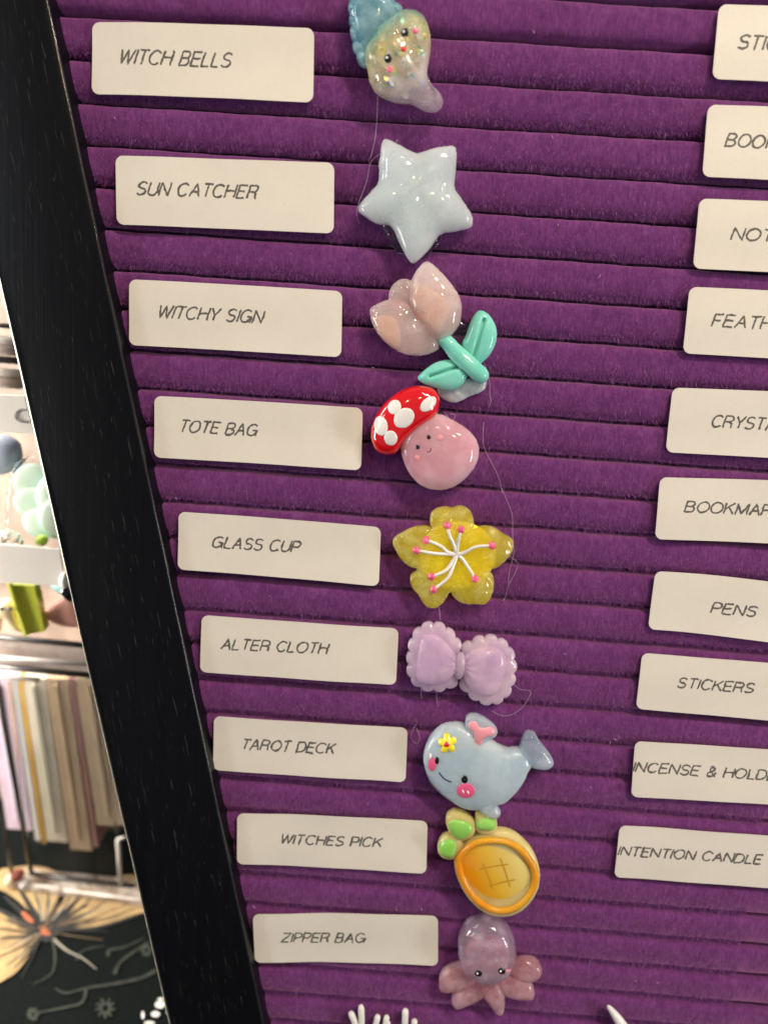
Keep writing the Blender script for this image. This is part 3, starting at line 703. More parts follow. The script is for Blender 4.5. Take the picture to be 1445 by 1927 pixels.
def flcol(nt, n):
    tc2 = nt.nodes.new('ShaderNodeTexCoord'); ln_ = nt.nodes.new('ShaderNodeVectorMath'); ln_.operation = 'LENGTH'
    mp = nt.nodes.new('ShaderNodeMapping'); mp.inputs['Scale'].default_value = (1, 1, 0); nt.links.new(tc2.outputs['Object'], mp.inputs[0]); nt.links.new(mp.outputs[0], ln_.inputs[0])
    a_ = nt.nodes.new('ShaderNodeMath'); a_.operation = 'MULTIPLY_ADD'; a_.inputs[1].default_value = .006; nt.links.new(n.outputs[0], a_.inputs[0]); nt.links.new(ln_.outputs['Value'], a_.inputs[2])
    m_ = nt.nodes.new('ShaderNodeMapRange'); m_.inputs[1].default_value = .006; m_.inputs[2].default_value = .013; nt.links.new(a_.outputs[0], m_.inputs[0])
    return ramp(nt, m_.outputs[0], [(0, (.98, .86, .0)), (.5, (.96, .85, .06)), (1, (.92, .84, .34))])
yclear = resin('yellow_clear_resin', (.96, .82, .10), (.96, .88, .25), .86, .45, .03, 240, (3, 3, .6), bumpamt=.35, vol=3.2, vcol=(1., .99, .55), refr=.2, colnode=flcol, tint=(1, .92, .25))
fp.obj('petals', yclear, t)
Puff([up(p, 3.0) for p in ell(P3([(690, 480)])[0], 72, 64, n=24)], .9, 1.6, .9, 40, .4).obj('flower_core', plain('bright_yellow_core', (.98, .84, .01), .4), t)
S0 = (682, 470)
for pts in [[S0, (660, 400), (630, 330), (615, 262)], [S0, (688, 400), (700, 340), (713, 292)], [S0, (740, 455), (820, 415), (935, 405)], [S0, (620, 455), (560, 405), (462, 366)], [S0, (620, 467), (520, 462), (392, 440)], [S0, (645, 530), (595, 590), (500, 628)], [S0, (660, 540), (615, 640), (516, 722)], [S0, (720, 500), (770, 570), (812, 642)]]:
    S = spline([fp.up(p, .22) for p in P3(pts)], 5, False)
    tp = np.linspace(1.15, .8, len(S)); v, f = tube(S, .48, 7, tp); s_ = mesh_obj('stamen', v, f, MAT['white'], t)
    e = P3([pts[-1]])[0]; decal('anther', fp, ell(e, 7.4, 7.6), MAT['pink'], s_, .9, 14)
thread(t, P3([(1060, 480), (1110, 520), (1118, 560), (1080, 640), (1050, 690), (1035, 770), (1010, 805)]), .9)
thread(t, P3([(1000, -10), (1040, 80), (1080, 190), (1082, 330), (1088, 460), (1060, 600), (1050, 680)]), .9); thread(t, P3([(558, 845), (560, 900), (566, 945)]), .9, .06)
glue(t, P3([(500, 400), (690, 330), (880, 420), (840, 620), (680, 700), (530, 600)]), 1.9)
# --- bow
t = charm('bow_charm', (868, 1248), 'translucent lilac ribbon bow charm with scalloped lace edge')
lil = resin('lilac_resin', (.76, .62, .86), (.90, .70, .84), .66, .7, .05, 110, (4, 3, 4), vol=1.8, vcol=(.997, .985, 1.))
edgeL = [(705, 1150), (690, 1100), (655, 1050), (615, 1010), (575, 985), (533, 968), (478, 975), (432, 990), (398, 1022), (375, 1065), (362, 1110), (352, 1160), (348, 1210), (348, 1262), (352, 1315), (365, 1362), (400, 1395), (445, 1415), (495, 1425), (548, 1425), (600, 1412), (648, 1392), (690, 1372)]
edgeR = [(715, 1150), (750, 1118), (795, 1098), (838, 1080), (882, 1066), (930, 1066), (975, 1078), (1020, 1105), (1055, 1145), (1075, 1190), (1085, 1240), (1082, 1290), (1078, 1340), (1068, 1390), (1050, 1438), (1020, 1482), (985, 1515), (935, 1524), (885, 1520), (838, 1502), (800, 1475), (760, 1440), (725, 1400), (705, 1375)]
for edge, lobe in ((edgeL, [(420, 1075), (450, 1038), (520, 1030), (585, 1065), (640, 1130), (685, 1200), (690, 1260), (670, 1320), (600, 1378), (500, 1400), (410, 1375), (384, 1310), (398, 1200)]), (edgeR, [(735, 1190), (780, 1150), (850, 1125), (930, 1118), (1000, 1148), (1032, 1200), (1026, 1290), (1000, 1380), (965, 1460), (880, 1480), (790, 1440), (735, 1370), (722, 1300), (722, 1240)])):
    pts = []
    E_ = spline(edge, 6, False); dd = np.concatenate([[0], np.cumsum(np.hypot(*np.diff(E_, axis=0).T))]); nb_ = int(dd[-1] / 88)
    K = np.stack([np.interp(np.linspace(0, dd[-1], nb_ + 1), dd, E_[:, q]) for q in (0, 1)], 1); cc = K.mean(0)
    for i in range(nb_):
        a, b = K[i], K[i + 1]; m_ = (a + b) / 2; o_ = np.array([(b - a)[1], -(b - a)[0]]); o_ /= np.linalg.norm(o_)
        if o_ @ (m_ - cc) < 0: o_ = -o_
        h_ = np.linalg.norm(b - a) / 2
        for th in np.linspace(0, math.pi, 9)[:-1]: pts.append(m_ + (a - m_) * math.cos(th) + o_ * h_ * .68 * math.sin(th))
    pts.append(K[-1])
    Puff(out(P3([tuple(p) for p in pts]), 2.6), 2.4, 2.5, 1.4, 120, .32, smooth=False).obj('lace_edge', lil, t)
    lo_ = Puff(out(P3(lobe), 3.8), 3.2, 3.6, 2.0, 64, .42); 
    cx, cy = up(P3([(708, 1265)])[0], 4)
    def folds(X, Y, f, cx=cx, cy=cy):
        a = np.arctan2(Y - cy, X - cx); r = np.hypot(X - cx, Y - cy); return .13 * np.cos(a * 11) * np.exp(-(r / 5.5) ** 2) * (r > 1)
    Puff(out(P3(lobe), 3.8), 3.0, 3.6, 2.0, 80, .42, folds).obj('loop', lil, t)
Puff(out(P3([(690, 1185), (722, 1178), (745, 1215), (742, 1290), (722, 1350), (695, 1368), (670, 1340), (668, 1250)]), 5), 1.7, 4.4, 3.0, 40, .4).obj('knot', lil, t)
glue(t, P3([(600, 1200), (800, 1200), (860, 1320), (780, 1400), (620, 1380), (560, 1290)]), 2.2)
thread(t, P3([(1078, 1385), (1130, 1430), (1205, 1450), (1205, 1480), (1150, 1560), (1080, 1620), (1010, 1625), (930, 1585)]), .8)
thread(t, P3([(535, 1440), (540, 1500), (548, 1570)]), .8); thread(t, P3([(425, 1420), (430, 1500)]), .8)
# --- whale
t = charm('whale_charm', (905, 1440), 'pale blue smiling whale charm with pink spout and yellow flower')
blue = resin('sky_resin', (.60, .74, .84), (.74, .84, .90), .55, .8, .06, 75, (4, 4.5, 5), vol=1.4, vcol=(.98, .994, 1.))
wb = Puff(out(P4([(289, 420), (295, 355), (318, 290), (358, 225), (405, 182), (465, 158), (545, 153), (610, 172), (690, 215), (760, 258), (800, 292), (850, 320), (900, 334), (955, 330), (1000, 335), (1060, 400), (1075, 450), (1040, 492), (1012, 560), (962, 630), (905, 690), (858, 724), (790, 735), (700, 765), (625, 766), (560, 747), (498, 710), (430, 652), (362, 582), (315, 502)]), 3.0), 4.6, 2.8, 1.4, 110, .40)
wb.obj('body', blue, t)
bluet = resin('fin_resin', (.60, .72, .82), (.72, .82, .90), .86, .5, .05, 120, (3, 3, 3), vol=3.2, vcol=(.985, .996, 1))
tf = Puff(out(P4([(978, 350), (985, 310), (1000, 262), (1018, 226), (1052, 212), (1090, 226), (1112, 265), (1150, 318), (1200, 382), (1223, 432), (1210, 467), (1160, 486), (1100, 480), (1060, 465), (1010, 410)]), 3.6), 2.6, 3.4, 2.2, 60, .42)
tf.obj('tail_fin', bluet, t)
decal('tail_rim', tf, P4([(1010, 262), (1075, 255), (1135, 300), (1145, 350), (1135, 380), (1160, 400), (1150, 410), (1122, 385), (1125, 320), (1070, 272), (1015, 280)]), bluet, t, .3, 30)
Puff(out(P4([(660, 720), (730, 705), (795, 720), (832, 765), (846, 800), (822, 832), (770, 832), (718, 800), (680, 768)]), 4.2), 2.2, 4.0, 2.6, 40, .45).obj('flipper', bluet, t)
sp = Puff(out(P4([(588, 150), (600, 104), (640, 84), (692, 95), (752, 130), (802, 170), (821, 212), (802, 250), (750, 268), (712, 330), (650, 318), (630, 240), (600, 195)]), 4.2), 2.0, 4.4, 3.0, 50, .4)
sp.obj('spout', bluet, t)
decal('spout_water', sp, P4([(612, 160), (640, 141), (672, 152), (690, 182), (730, 190), (768, 180), (802, 200), (800, 238), (757, 252), (720, 272), (700, 330), (640, 312), (657, 262), (640, 212), (614, 190)]), MAT['softpink'], t, .5, 50)
fpx = []
for k in range(5):
    for da, rr in ((-24, 58), (-8, 69), (8, 69), (24, 58), (36, 42)):
        a = R(-96 + 72 * k + da); fpx.append((463 + rr * math.cos(a), 300 + rr * 1.08 * math.sin(a)))
hf = decal('head_flower', wb, P4(fpx), MAT['yellow'], t, .9, 44)
decal('flower_centre', wb, ell(P4([(458, 300)])[0], 8.4, 7.4), MAT['crimson'], hf, 1.1, 14)
for c0, a, b in [((388, 425), 17, 26), ((586, 560), 24, 29)]: decal('eye', wb, ell(P4([c0])[0], a / 3.8, b / 3.8), MAT['black'], t, .3, 16)
for c0, a, b in [((353, 452), 29, 50), ((595, 642), 66, 53)]:
    ck = decal('cheek', wb, ell(P4([c0])[0], a / 3.8, b / 3.8), MAT['pink'], t, .22, 24)
for c0 in ((575, 645), (610, 650)): decal('cheek_mark', wb, ell(P4([c0])[0], 1.9, 4.6, -20, 10), MAT['white'], ck, .45, 12)
decal('cheek_mark', wb, ell(P4([(342, 392)])[0], 2.6, 5.2, 0, 10), MAT['white'], t, .45, 12)
V, Fc = ribbon(lambda p: wb.up(p, .07), P4([(403, 510), (430, 546), (460, 568), (494, 580)]), .34); mesh_obj('smile', V, Fc, MAT['black'], t)
for pl in ([(305, 470), (345, 560), (420, 640), (500, 700), (580, 740), (655, 755)], [(830, 712), (880, 690), (950, 625), (1000, 560), (1030, 500)]):
    S = spline([(*up(p, 3.4), 3.4) for p in P4(pl)], 5, False); v, f = tube(S, .8, 8, np.sin(np.linspace(.25, 2.9, len(S))))
    mesh_obj('belly_rim', v, f, milky, t)
glue(t, P4([(500, 300), (700, 280), (860, 400), (800, 580), (600, 620), (450, 500)]), 1.9)
thread(t, P4([(240, 165), (205, 230), (215, 290), (250, 300), (265, 250), (245, 200)]), .7)
# --- pineapple
t = charm('pineapple_charm', (925, 1630), 'yellow pineapple charm with orange rim and green leaves')
pine = resin('honey_resin', (.88, .70, .24), (.94, .80, .36), .45, .7, .06, 100, (4, 3, 1), vol=1.8, vcol=(1, .985, .86))
pb = Puff(out(P4([(512, 1120), (515, 1190), (538, 1275), (580, 1355), (640, 1432), (712, 1492), (790, 1525), (870, 1530), (955, 1508), (1035, 1450), (1092, 1370), (1122, 1280), (1120, 1190), (1092, 1100), (1040, 1020), (965, 950), (885, 912), (800, 905), (700, 930), (610, 985), (545, 1050)]), 2.6), 3.0, 2.4, 1.2, 100, .30)
pb.obj('body', pine, t)
def leafpuff(o1, green):
    b = Puff(out(P4(o1), 3.2), 2.4, 3.0, 1.6, 50, .42); l_ = b.obj('crown_leaf', pine, t)
    decal('green_leaf', b, P4(green), MAT['green'], l_, .8, 30)
MAT['green'] = resin('leaf_green_resin', (.26, .60, .10), (.36, .68, .16), .05, .6, .1, 150, (1.5, 2, .6))
leafpuff([(398, 1010), (436, 958), (500, 942), (560, 970), (575, 1040), (545, 1100), (498, 1126), (440, 1120), (402, 1090), (391, 1048)], [(402, 1030), (430, 1000), (480, 985), (520, 1010), (525, 1060), (505, 1110), (460, 1118), (415, 1090)])
leafpuff([(660, 850), (668, 800), (710, 790), (770, 800), (812, 835), (818, 880), (800, 930), (730, 945), (665, 920)], [(662, 880), (690, 845), (740, 835), (790, 840), (812, 865), (808, 905), (770, 925), (700, 915), (668, 905)])
leafpuff([(450, 862), (460, 812), (510, 778), (570, 786), (622, 818), (660, 860), (665, 920), (630, 970), (560, 995), (500, 970), (468, 920)], [(468, 880), (500, 848), (560, 850), (610, 868), (645, 910), (620, 955), (570, 990), (520, 975), (485, 935)])
ring_px = P4([(530, 1130), (580, 1060), (655, 1005), (730, 988), (810, 985), (900, 1000), (980, 1045), (1045, 1110), (1092, 1190), (1106, 1270), (1085, 1350), (1035, 1425), (960, 1485), (870, 1512), (780, 1500), (700, 1460), (630, 1395), (575, 1310), (540, 1220)])
orange = resin('orange_resin', (.80, .30, .015), (.86, .40, .03), .08, .7, .08, 100, (3, 1.5, .4))
c0 = np.array(P4([(818, 1235)])[0]); S = spline([(*up(tuple(np.array(p) * .955 + c0 * .045), 5.3), 5.3) for p in ring_px], 5, True); S = np.vstack([S, S[:1]])
v, f = tube(S, .95, 10, close=False); mesh_obj('rim', v, f, orange, t)
m, nt, p = new_mat('pineapple_face_resin')
tc = nt.nodes.new('ShaderNodeTexCoord'); sx = nt.nodes.new('ShaderNodeSeparateXYZ'); nt.links.new(tc.outputs['Object'], sx.inputs[0])
mr = nt.nodes.new('ShaderNodeMapRange'); mr.inputs[1].default_value = -.005; mr.inputs[2].default_value = .0085
ad = nt.nodes.new('ShaderNodeMath'); ad.operation = 'MULTIPLY_ADD'; ad.inputs[1].default_value = .45; nt.links.new(sx.outputs[1], ad.inputs[0]); nt.links.new(sx.outputs[0], ad.inputs[2])
nt.links.new(ad.outputs[0], mr.inputs[0])
nt.links.new(ramp(nt, mr.outputs[0], [(0, (.88, .36, .008)), (.45, (.88, .54, .05)), (1, (.86, .70, .24))]), p.inputs['Base Color'])
setp(p, Roughness=.12, Subsurface_Weight=.6, Subsurface_Radius=(.003, .002, .0006), Subsurface_Scale=1., Coat_Weight=1., Coat_Roughness=.02)
fc = Puff(out([tuple(np.array(p_) * .9 + c0 * .1) for p_ in ring_px], 5), 1.0, 4.5, 3.2, 70, .5); fc.obj('face_disc', m, t)
for a, b in (((715, 1160), (785, 1348)), ((838, 1120), (910, 1332)), ((690, 1205), (900, 1168)), ((760, 1325), (948, 1278))):
    V, Fc = ribbon(lambda p: fc.up(p, .04), P4([a, ((a[0] + b[0]) / 2 + 3, (a[1] + b[1]) / 2 - 3), b]), .42); mesh_obj('score_line', V, Fc, plain('amber_line', (.68, .33, .02), .2, 1), t)
glue(t, P4([(650, 1100), (820, 1050), (980, 1150), (960, 1350), (800, 1420), (660, 1300)]), 1.6)
# --- octopus
t = charm('octopus_charm', (918, 1825), 'clear purple-pink baby octopus charm lowest in the column')
octo = resin('clear_mauve_resin', (.62, .48, .66), (.80, .64, .78), .96, .4, .03, 220, (2, 2, 2), vol=12.0, vcol=(1, .96, .99), refr=.3)
octb = resin('mauve_core', (.62, .45, .62), (.85, .45, .46), .55, .7, .12, 260, (2, 1, 1))
for tp in ([(640, 300), (575, 308), (528, 332), (510, 368), (511, 408), (532, 422), (572, 416), (625, 402), (670, 375)],
           [(660, 375), (600, 408), (566, 438), (567, 478), (588, 492), (622, 476), (668, 456), (706, 430), (715, 390)],
           [(695, 385), (692, 430), (722, 470), (750, 508), (770, 521), (786, 505), (789, 460), (785, 420), (760, 380)],
           [(765, 375), (780, 425), (830, 445), (878, 451), (913, 448), (912, 402), (890, 375), (830, 348)],
           [(810, 330), (835, 358), (875, 372), (920, 367), (946, 340), (940, 305), (905, 281), (862, 279), (825, 290)]):
    Puff(out(P5(tp), 2.6), 2.8, 2.4, 1.0, 44, .42).obj('tentacle', MAT.setdefault('tent', resin('rosy_clear_resin', (.96, .46, .48), (.98, .62, .68), .70, .6, .04, 200, (2, 1, 1), bumpamt=.5, vol=11.0, vcol=(1, .93, .95), refr=.35)), t)
oh = Puff(out(P5([(590, 250), (595, 190), (620, 140), (665, 108), (715, 98), (765, 108), (805, 145), (830, 200), (838, 252), (824, 310), (790, 350), (740, 372), (690, 370), (640, 345), (605, 305)]), 3.6), 6.2, 3.2, 1.4, 80, .47)
oh.obj('head', octo, t)
Puff(out(P5([(620, 270), (640, 220), (700, 190), (770, 200), (810, 260), (795, 330), (740, 360), (680, 355), (635, 325)]), 3.2), 2.2, 2.6, 1.6, 50, .5).obj('cloudy_core', octb, t)
for c0 in [(678, 345), (777, 335)]:
    e = decal('eye', oh, ell(P5([c0])[0], 7.6, 5.6, 8), MAT['black'], t, .35, 18)
    decal('eye_glint', oh, ell(P5([(c0[0] - 5, c0[1] - 3)])[0], 2.2, 1.8, n=8), MAT['white'], e, .6, 8)
decal('cheek', oh, ell(P5([(803, 335)])[0], 6, 2.6, -20), MAT['softpink'], t, .2, 12)
def flakes(base, poly_px, n, seed, cols, size=(.35, .9), depth=(.6, 2.2)):
    r2 = np.random.default_rng(seed); pts = np.array(poly_px); lo, hi = pts.min(0), pts.max(0); V = []; Fc = []; mi = []
    while len(Fc) < n:
        p = lo + (hi - lo) * r2.random(2)
        if not inside_poly(np.array([p[0]]), np.array([p[1]]), pts)[0]: continue
        x, y, z = base.up(p); z -= r2.uniform(*depth); k = len(V); s_ = r2.uniform(*size)
        m3 = np.array(Matrix.Rotation(r2.uniform(0, 6), 3, 'Z') @ Matrix.Rotation(r2.normal(0, .5), 3, 'X') @ Matrix.Rotation(r2.normal(0, .5), 3, 'Y'))
        for a, b in ((-1, -.6), (.2, -1), (1, .1), (.3, .8), (-.7, .7)): V.append(np.array([x, y, z]) + m3 @ np.array([a * s_ * .5, b * s_ * .5, 0]))
        Fc.append(list(range(k, k + 5))); mi.append(int(r2.integers(0, len(cols))))
    return V, Fc, cols, mi
def foil(nm, c): 
    m, nt, p = new_mat(nm); setp(p, Base_Color=c, Metallic=.5, Roughness=.2); return m
V, Fc, cols, mi = flakes(oh, P5([(620, 280), (650, 200), (760, 190), (815, 260), (790, 340), (650, 340)]), 60, 3, [foil('rose_foil', (.9, .35, .3)), foil('violet_foil', (.45, .3, .7)), foil('silver_foil', (.75, .75, .8))], (.25, .7))
o = mesh_obj('glitter', V, Fc, cols, t, False, mi=mi); o['kind'] = 'stuff'
glue(t, P5([(640, 200), (780, 200), (810, 300), (740, 360), (660, 340)]), 1.6)
# --- shell
t = charm('seashell_charm', (745, 100), 'clear glittery spiral seashell charm with a small face and blue spire')
shp = P1([(330, 480), (345, 560), (385, 625), (440, 662), (500, 685), (560, 697), (620, 697), (665, 718), (712, 746), (770, 758), (822, 742), (846, 700), (835, 655), (790, 610), (755, 560), (738, 510), (745, 440), (758, 360), (761, 270), (750, 200), (722, 130), (682, 88), (632, 70), (575, 78), (520, 110), (430, 170), (360, 260), (318, 350), (310, 420)])
def shellcol(nt, n):
    tc2 = nt.nodes.new('ShaderNodeTexCoord'); s_ = nt.nodes.new('ShaderNodeVectorMath'); s_.operation = 'DOT_PRODUCT'; s_.inputs[1].default_value = (.55, -.83, 0)
    nt.links.new(tc2.outputs['Object'], s_.inputs[0]); a_ = nt.nodes.new('ShaderNodeMath'); a_.operation = 'MULTIPLY_ADD'; a_.inputs[1].default_value = .007
    nt.links.new(n.outputs[0], a_.inputs[0]); nt.links.new(s_.outputs['Value'], a_.inputs[2])
    m_ = nt.nodes.new('ShaderNodeMapRange'); m_.inputs[1].default_value = -.006; m_.inputs[2].default_value = .016; nt.links.new(a_.outputs[0], m_.inputs[0])
    return ramp(nt, m_.outputs[0], [(0, (.25, .60, .74)), (.22, (.36, .84, .66)), (.42, (.93, .90, .36)), (.62, (.96, .80, .50)), (.8, (.88, .84, .88)), (1, (.80, .66, .86))])
shell_mat = resin('clear_opal_resin', (.8, .8, .7), (.9, .88, .8), .74, .4, .03, 260, (2, 2, 2), bumpamt=.4, vol=12.0, vcol=(1, 1, .985), refr=.25, colnode=shellcol)
def shellb(X, Y, f):
    cx, cy = up(P1([(770, 690)])[0], 4); return .3 * np.sin(X * .9 + Y * .7) * (f > .05) + 2.6 * np.exp(-(np.hypot(X - cx, Y - cy) / 3.2) ** 2) * (f < .25)
sb = Puff(out(shp, 3.0), 5.4, 2.8, 1.2, 100, .44, shellb)
sb.obj('shell_body', shell_mat, t)
bl_ = resin('blue_glitter_resin', (.16, .50, .66), (.46, .74, .82), .68, .5, .03, 220, (2, 3, 3), bumpamt=.5, vol=3.5, vcol=(.95, .997, 1), refr=.25)
for k, (c0, a, b, g) in enumerate([((300, 400), 62, 38, 60), ((275, 330), 60, 40, 50), ((262, 240), 72, 42, 55), ((250, 150), 60, 42, 60), ((245, 60), 62, 46, 70), ((255, -30), 60, 50, 60), ((520, 60), 52, 42, 20), ((440, 20), 60, 48, 10), ((350, -20), 70, 55, 0)]):
    Puff(out(ell(P1([c0])[0], a / 3.6, b / 3.6, g, 14), 3.0), 2.4, 2.6, 1.6, 28, .45).obj('shell_whorl', bl_, t)
Puff(out(P1([(215, -40), (210, 100), (235, 230), (280, 350), (330, 430), (420, 300), (520, 150), (545, 60), (480, -30), (340, -70)]), 3.2), 3.4, 2.6, 1.4, 60, .42).obj('spire', bl_, t)
Puff(out(P1([(340, 420), (400, 240), (520, 130), (640, 110), (720, 200), (720, 400), (660, 560), (500, 650), (390, 580)]), 2.8), 1.4, 1.9, 1.3, 50, .5).obj('pearly_core', resin('pearly_core', (.82, .86, .66), (.90, .74, .60), .6, .5, .2, 220, (2, 2, 2)), t)
V, Fc, cols, mi = flakes(sb, P1([(350, 480), (390, 230), (520, 110), (700, 120), (740, 300), (700, 600), (560, 670), (420, 620)]), 70, 5, [foil('gold_foil', (.95, .80, .30)), foil('mint_foil', (.45, .85, .65)), foil('peach_foil', (.95, .6, .4)), foil('pearl_foil', (.85, .85, .9)), foil('teal_foil', (.25, .6, .75))], (.8, 2.4), (.2, .8))
o = mesh_obj('glitter', V, Fc, cols, t, False, mi=mi); o['kind'] = 'stuff'
for c0 in [(585, 218), (470, 395)]:
    e = decal('eye', sb, ell(P1([c0])[0], 7.6, 8.6, 10), MAT['black'], t, .35, 18)
    decal('eye_glint', sb, ell(P1([(c0[0] - 8, c0[1] - 4)])[0], 3.0, 3.6, n=8), MAT['white'], e, .6, 8)
decal('mouth', sb, ell(P1([(576, 330)])[0], 5.4, 5), MAT['crimson'], t, .35, 14)
for c0 in [(655, 205), (480, 468)]: decal('cheek', sb, ell(P1([c0])[0], 5.6, 6), MAT['pink'], t, .15, 14)
glue(t, P1([(400, 250), (560, 180), (680, 280), (640, 480), (500, 560), (400, 450)]), 1.7)
thread(t, P1([(400, 640), (397, 760), (392, 830), (380, 950), (350, 1080)]), 1.2, .05)
# --- white charms at the bottom edge
t = charm('prong_charm', (718, 1950), 'white charm with six rounded prongs cut off by the bottom edge')
pw = resin('white_gloss', (.80, .78, .74), (.84, .82, .78), 0, .4, .12, 200, (1, 1, 1))
for pts, r in (([(672, 1960), (668, 1930), (659, 1908)], .95), ([(676, 1965), (680, 1930), (679, 1896)], .95), ([(700, 1965), (706, 1935), (711, 1914)], .9), ([(718, 1965), (724, 1935), (728, 1915)], .85), ([(738, 1965), (732, 1940), (729, 1925)], .7), ([(764, 1965), (762, 1930), (763, 1903)], .95), ([(772, 1965), (778, 1940), (780, 1922)], .9)):
    S = spline([(*up(p, 3), 3 - .25 * i) for i, p in enumerate(pts)], 6, False)
    S = np.vstack([S, S[-1:] + (S[-1] - S[-2]) * .4]); tp = np.ones(len(S)); tp[-4:] = (1.02, .92, .68, .25); tp[:8] *= np.linspace(.8, 1, 8)
    v, f = tube(S, r, 10, tp); mesh_obj('prong', v, f, pw, t)
Puff(out([(655, 1955), (720, 1945), (785, 1955), (790, 2000), (720, 2020), (655, 2000)], 2.5), 2.0, 2.0, .1, 40, .45).obj('palm', pw, t)
t = charm('spike_charm', (1168, 1945), 'white pointed spike tip rising from the bottom edge, far from the other white charm')
S = spline([(*up(p, 2.6), 2.6) for p in ((1200, 1995), (1180, 1950), (1162, 1918), (1143, 1893))], 6, False)
v, f = tube(S, 2.2, 14, np.linspace(1.0, .0, len(S)) ** .62 * 1.0 + .1); mesh_obj('spike', v, f, pw, t)
v, f = tube([(*up((1200, 1995), 2.6), 2.6), (*up((1204, 2003), 2.6), .1)], 1.2, 10); mesh_obj('pin', v, f, MAT['glue'], t)

# ------------------------------------------------------------------ things behind the board
cloth = plain('dark_cloth', (.004, .006, .0055), .9, 0, .6, .5, 900, Specular_IOR_Level=.1)
V = []; Fc = []; nx = 60
for i in range(nx + 1):
    for j in range(nx + 1):
        x = -480 + 900 * i / nx; y = -340 + 900 * j / nx
        V.append((x, y, 0.0 + .25 * math.sin(x * .05) * math.sin(y * .043)))
for i in range(nx):
    for j in range(nx): Fc.append([i * (nx + 1) + j, (i + 1) * (nx + 1) + j, (i + 1) * (nx + 1) + j + 1, i * (nx + 1) + j + 1])
tc_ = mesh_obj('tablecloth', V, Fc, cloth, None, True, True); tag(tc_, 'dark green-black tablecloth printed with a cream moth at lower left', 'tablecloth')
def flat(name, px, z, mat, parent=tc_, n=5, sm=True):
    pts = [on_z(p, z) for p in px]; P_ = np.array(pts)[:, :2]
    if sm: P_ = spline(P_, n)
    c_ = P_.mean(0); V = [(c_[0], c_[1], z)] + [(a, b, z) for a, b in P_]; N = len(P_)
    return mesh_obj(name, V, [[0, 1 + i, 1 + (i + 1) % N] for i in range(N)], mat, parent, False)
def fstroke(name, px, z, wd, mat, parent=tc_, taper=True):
    Q = spline([on_z(p, z) for p in px], 5, False); T = np.gradient(Q[:, :2], axis=0); T /= np.linalg.norm(T, axis=1)[:, None] + 1e-9
    V = []; Fc = []
    for i in range(len(Q)):
        k = wd / 2 * (1 - .75 * i / len(Q) if taper else 1); N = np.array([-T[i][1], T[i][0]])
        V += [(*(Q[i, :2] + N * k), z), (*(Q[i, :2] - N * k), z)]
        if i: Fc.append([2 * i - 2, 2 * i - 1, 2 * i + 1, 2 * i])
    return mesh_obj(name, V, Fc, mat, parent, False)
def Q7(l): return [(x / 2.65, y / 2.65 + 1200) for x, y in l]
cream = plain('cream_print', (.37, .25, .11), .8, var=.35, scale=180); dark = plain('black_print', (.012, .012, .011), .8)
brown = plain('brown_print', (.14, .09, .045), .8); oran = plain('orange_print', (.36, .10, .035), .7); vine = plain('olive_print', (.024, .030, .021), .8, var=.6, scale=200)
greyp = plain('grey_print', (.26, .24, .19), .8)
zw = .62
flat('moth_wing', Q7([(230, 1440), (330, 1450), (450, 1445), (560, 1420), (680, 1385), (820, 1330), (900, 1250), (800, 1180), (500, 1200), (380, 1230), (300, 1340)]), zw, cream)
flat('moth_wing', Q7([(215, 1430), (290, 1290), (330, 1200), (200, 1140), (60, 1150), (0, 1160), (-60, 1220), (60, 1290), (150, 1370)]), zw + .02, cream)
flat('moth_wing', Q7([(190, 1470), (120, 1440), (0, 1370), (-120, 1350), (-160, 1450), (-60, 1540), (60, 1540), (150, 1510)]), zw + .04, cream)
flat('moth_wing', Q7([(195, 1500), (150, 1580), (80, 1670), (0, 1720), (-120, 1780), (-200, 1650), (-100, 1540), (60, 1510)]), zw + .03, cream)
c7 = (218, 1465)
for e, wd in (((300, 1290), 2.4), ((350, 1290), 2.0), ((400, 1290), 4.0), ((470, 1290), 2.2), ((240, 1240), 1.6), ((170, 1260), 1.4), ((90, 1240), 3.6), ((20, 1290), 3.2), ((0, 1400), 1.6), ((-10, 1450), 2.2), ((0, 1500), 2.4), ((-20, 1600), 1.8), ((30, 1640), 1.4), ((70, 1650), 1.8), ((120, 1600), 1.6), ((-60, 1330), 3.5), ((560, 1300), 1.2), ((640, 1330), 1.0), ((700, 1345), .9), ((480, 1400), .9), ((600, 1390), .8)):
    mx_ = ((c7[0] + e[0]) / 2 + 8, (c7[1] + e[1]) / 2 + 10); fstroke('wing_vein', Q7([c7, mx_, e]), zw + .10 + .004 * abs(e[0] % 7), wd, dark)
for e in ((270, 1270), (200, 1230), (370, 1285), (60, 1400), (20, 1560), (90, 1600), (540, 1340)):
    fstroke('wing_streak', Q7([c7, ((c7[0] + e[0]) / 2 - 6, (c7[1] + e[1]) / 2 + 4), e]), zw + .14, 1.0, greyp)
fstroke('wing_edge', Q7([(240, 1448), (330, 1458), (450, 1452), (560, 1428), (700, 1380)]), zw + .15, 1.4, dark, taper=False)
flat('moth_body', Q7([(185, 1430), (240, 1410), (285, 1440), (280, 1490), (235, 1520), (195, 1495)]), zw + .16, dark)
flat('moth_body_spot', Q7([(188, 1450), (215, 1438), (250, 1462), (252, 1482), (225, 1486), (200, 1475)]), zw + .18, oran)
flat('moth_body_spot', Q7([(105, 1375), (125, 1370), (165, 1410), (160, 1425), (130, 1410)]), zw + .18, oran)
fstroke('moth_feeler', Q7([(262, 1500), (330, 1560), (410, 1600), (480, 1655)]), zw + .1, 1.1, greyp)
fstroke('moth_feeler', Q7([(262, 1510), (275, 1600), (255, 1680), (165, 1730)]), zw + .1, 1.0, vine)
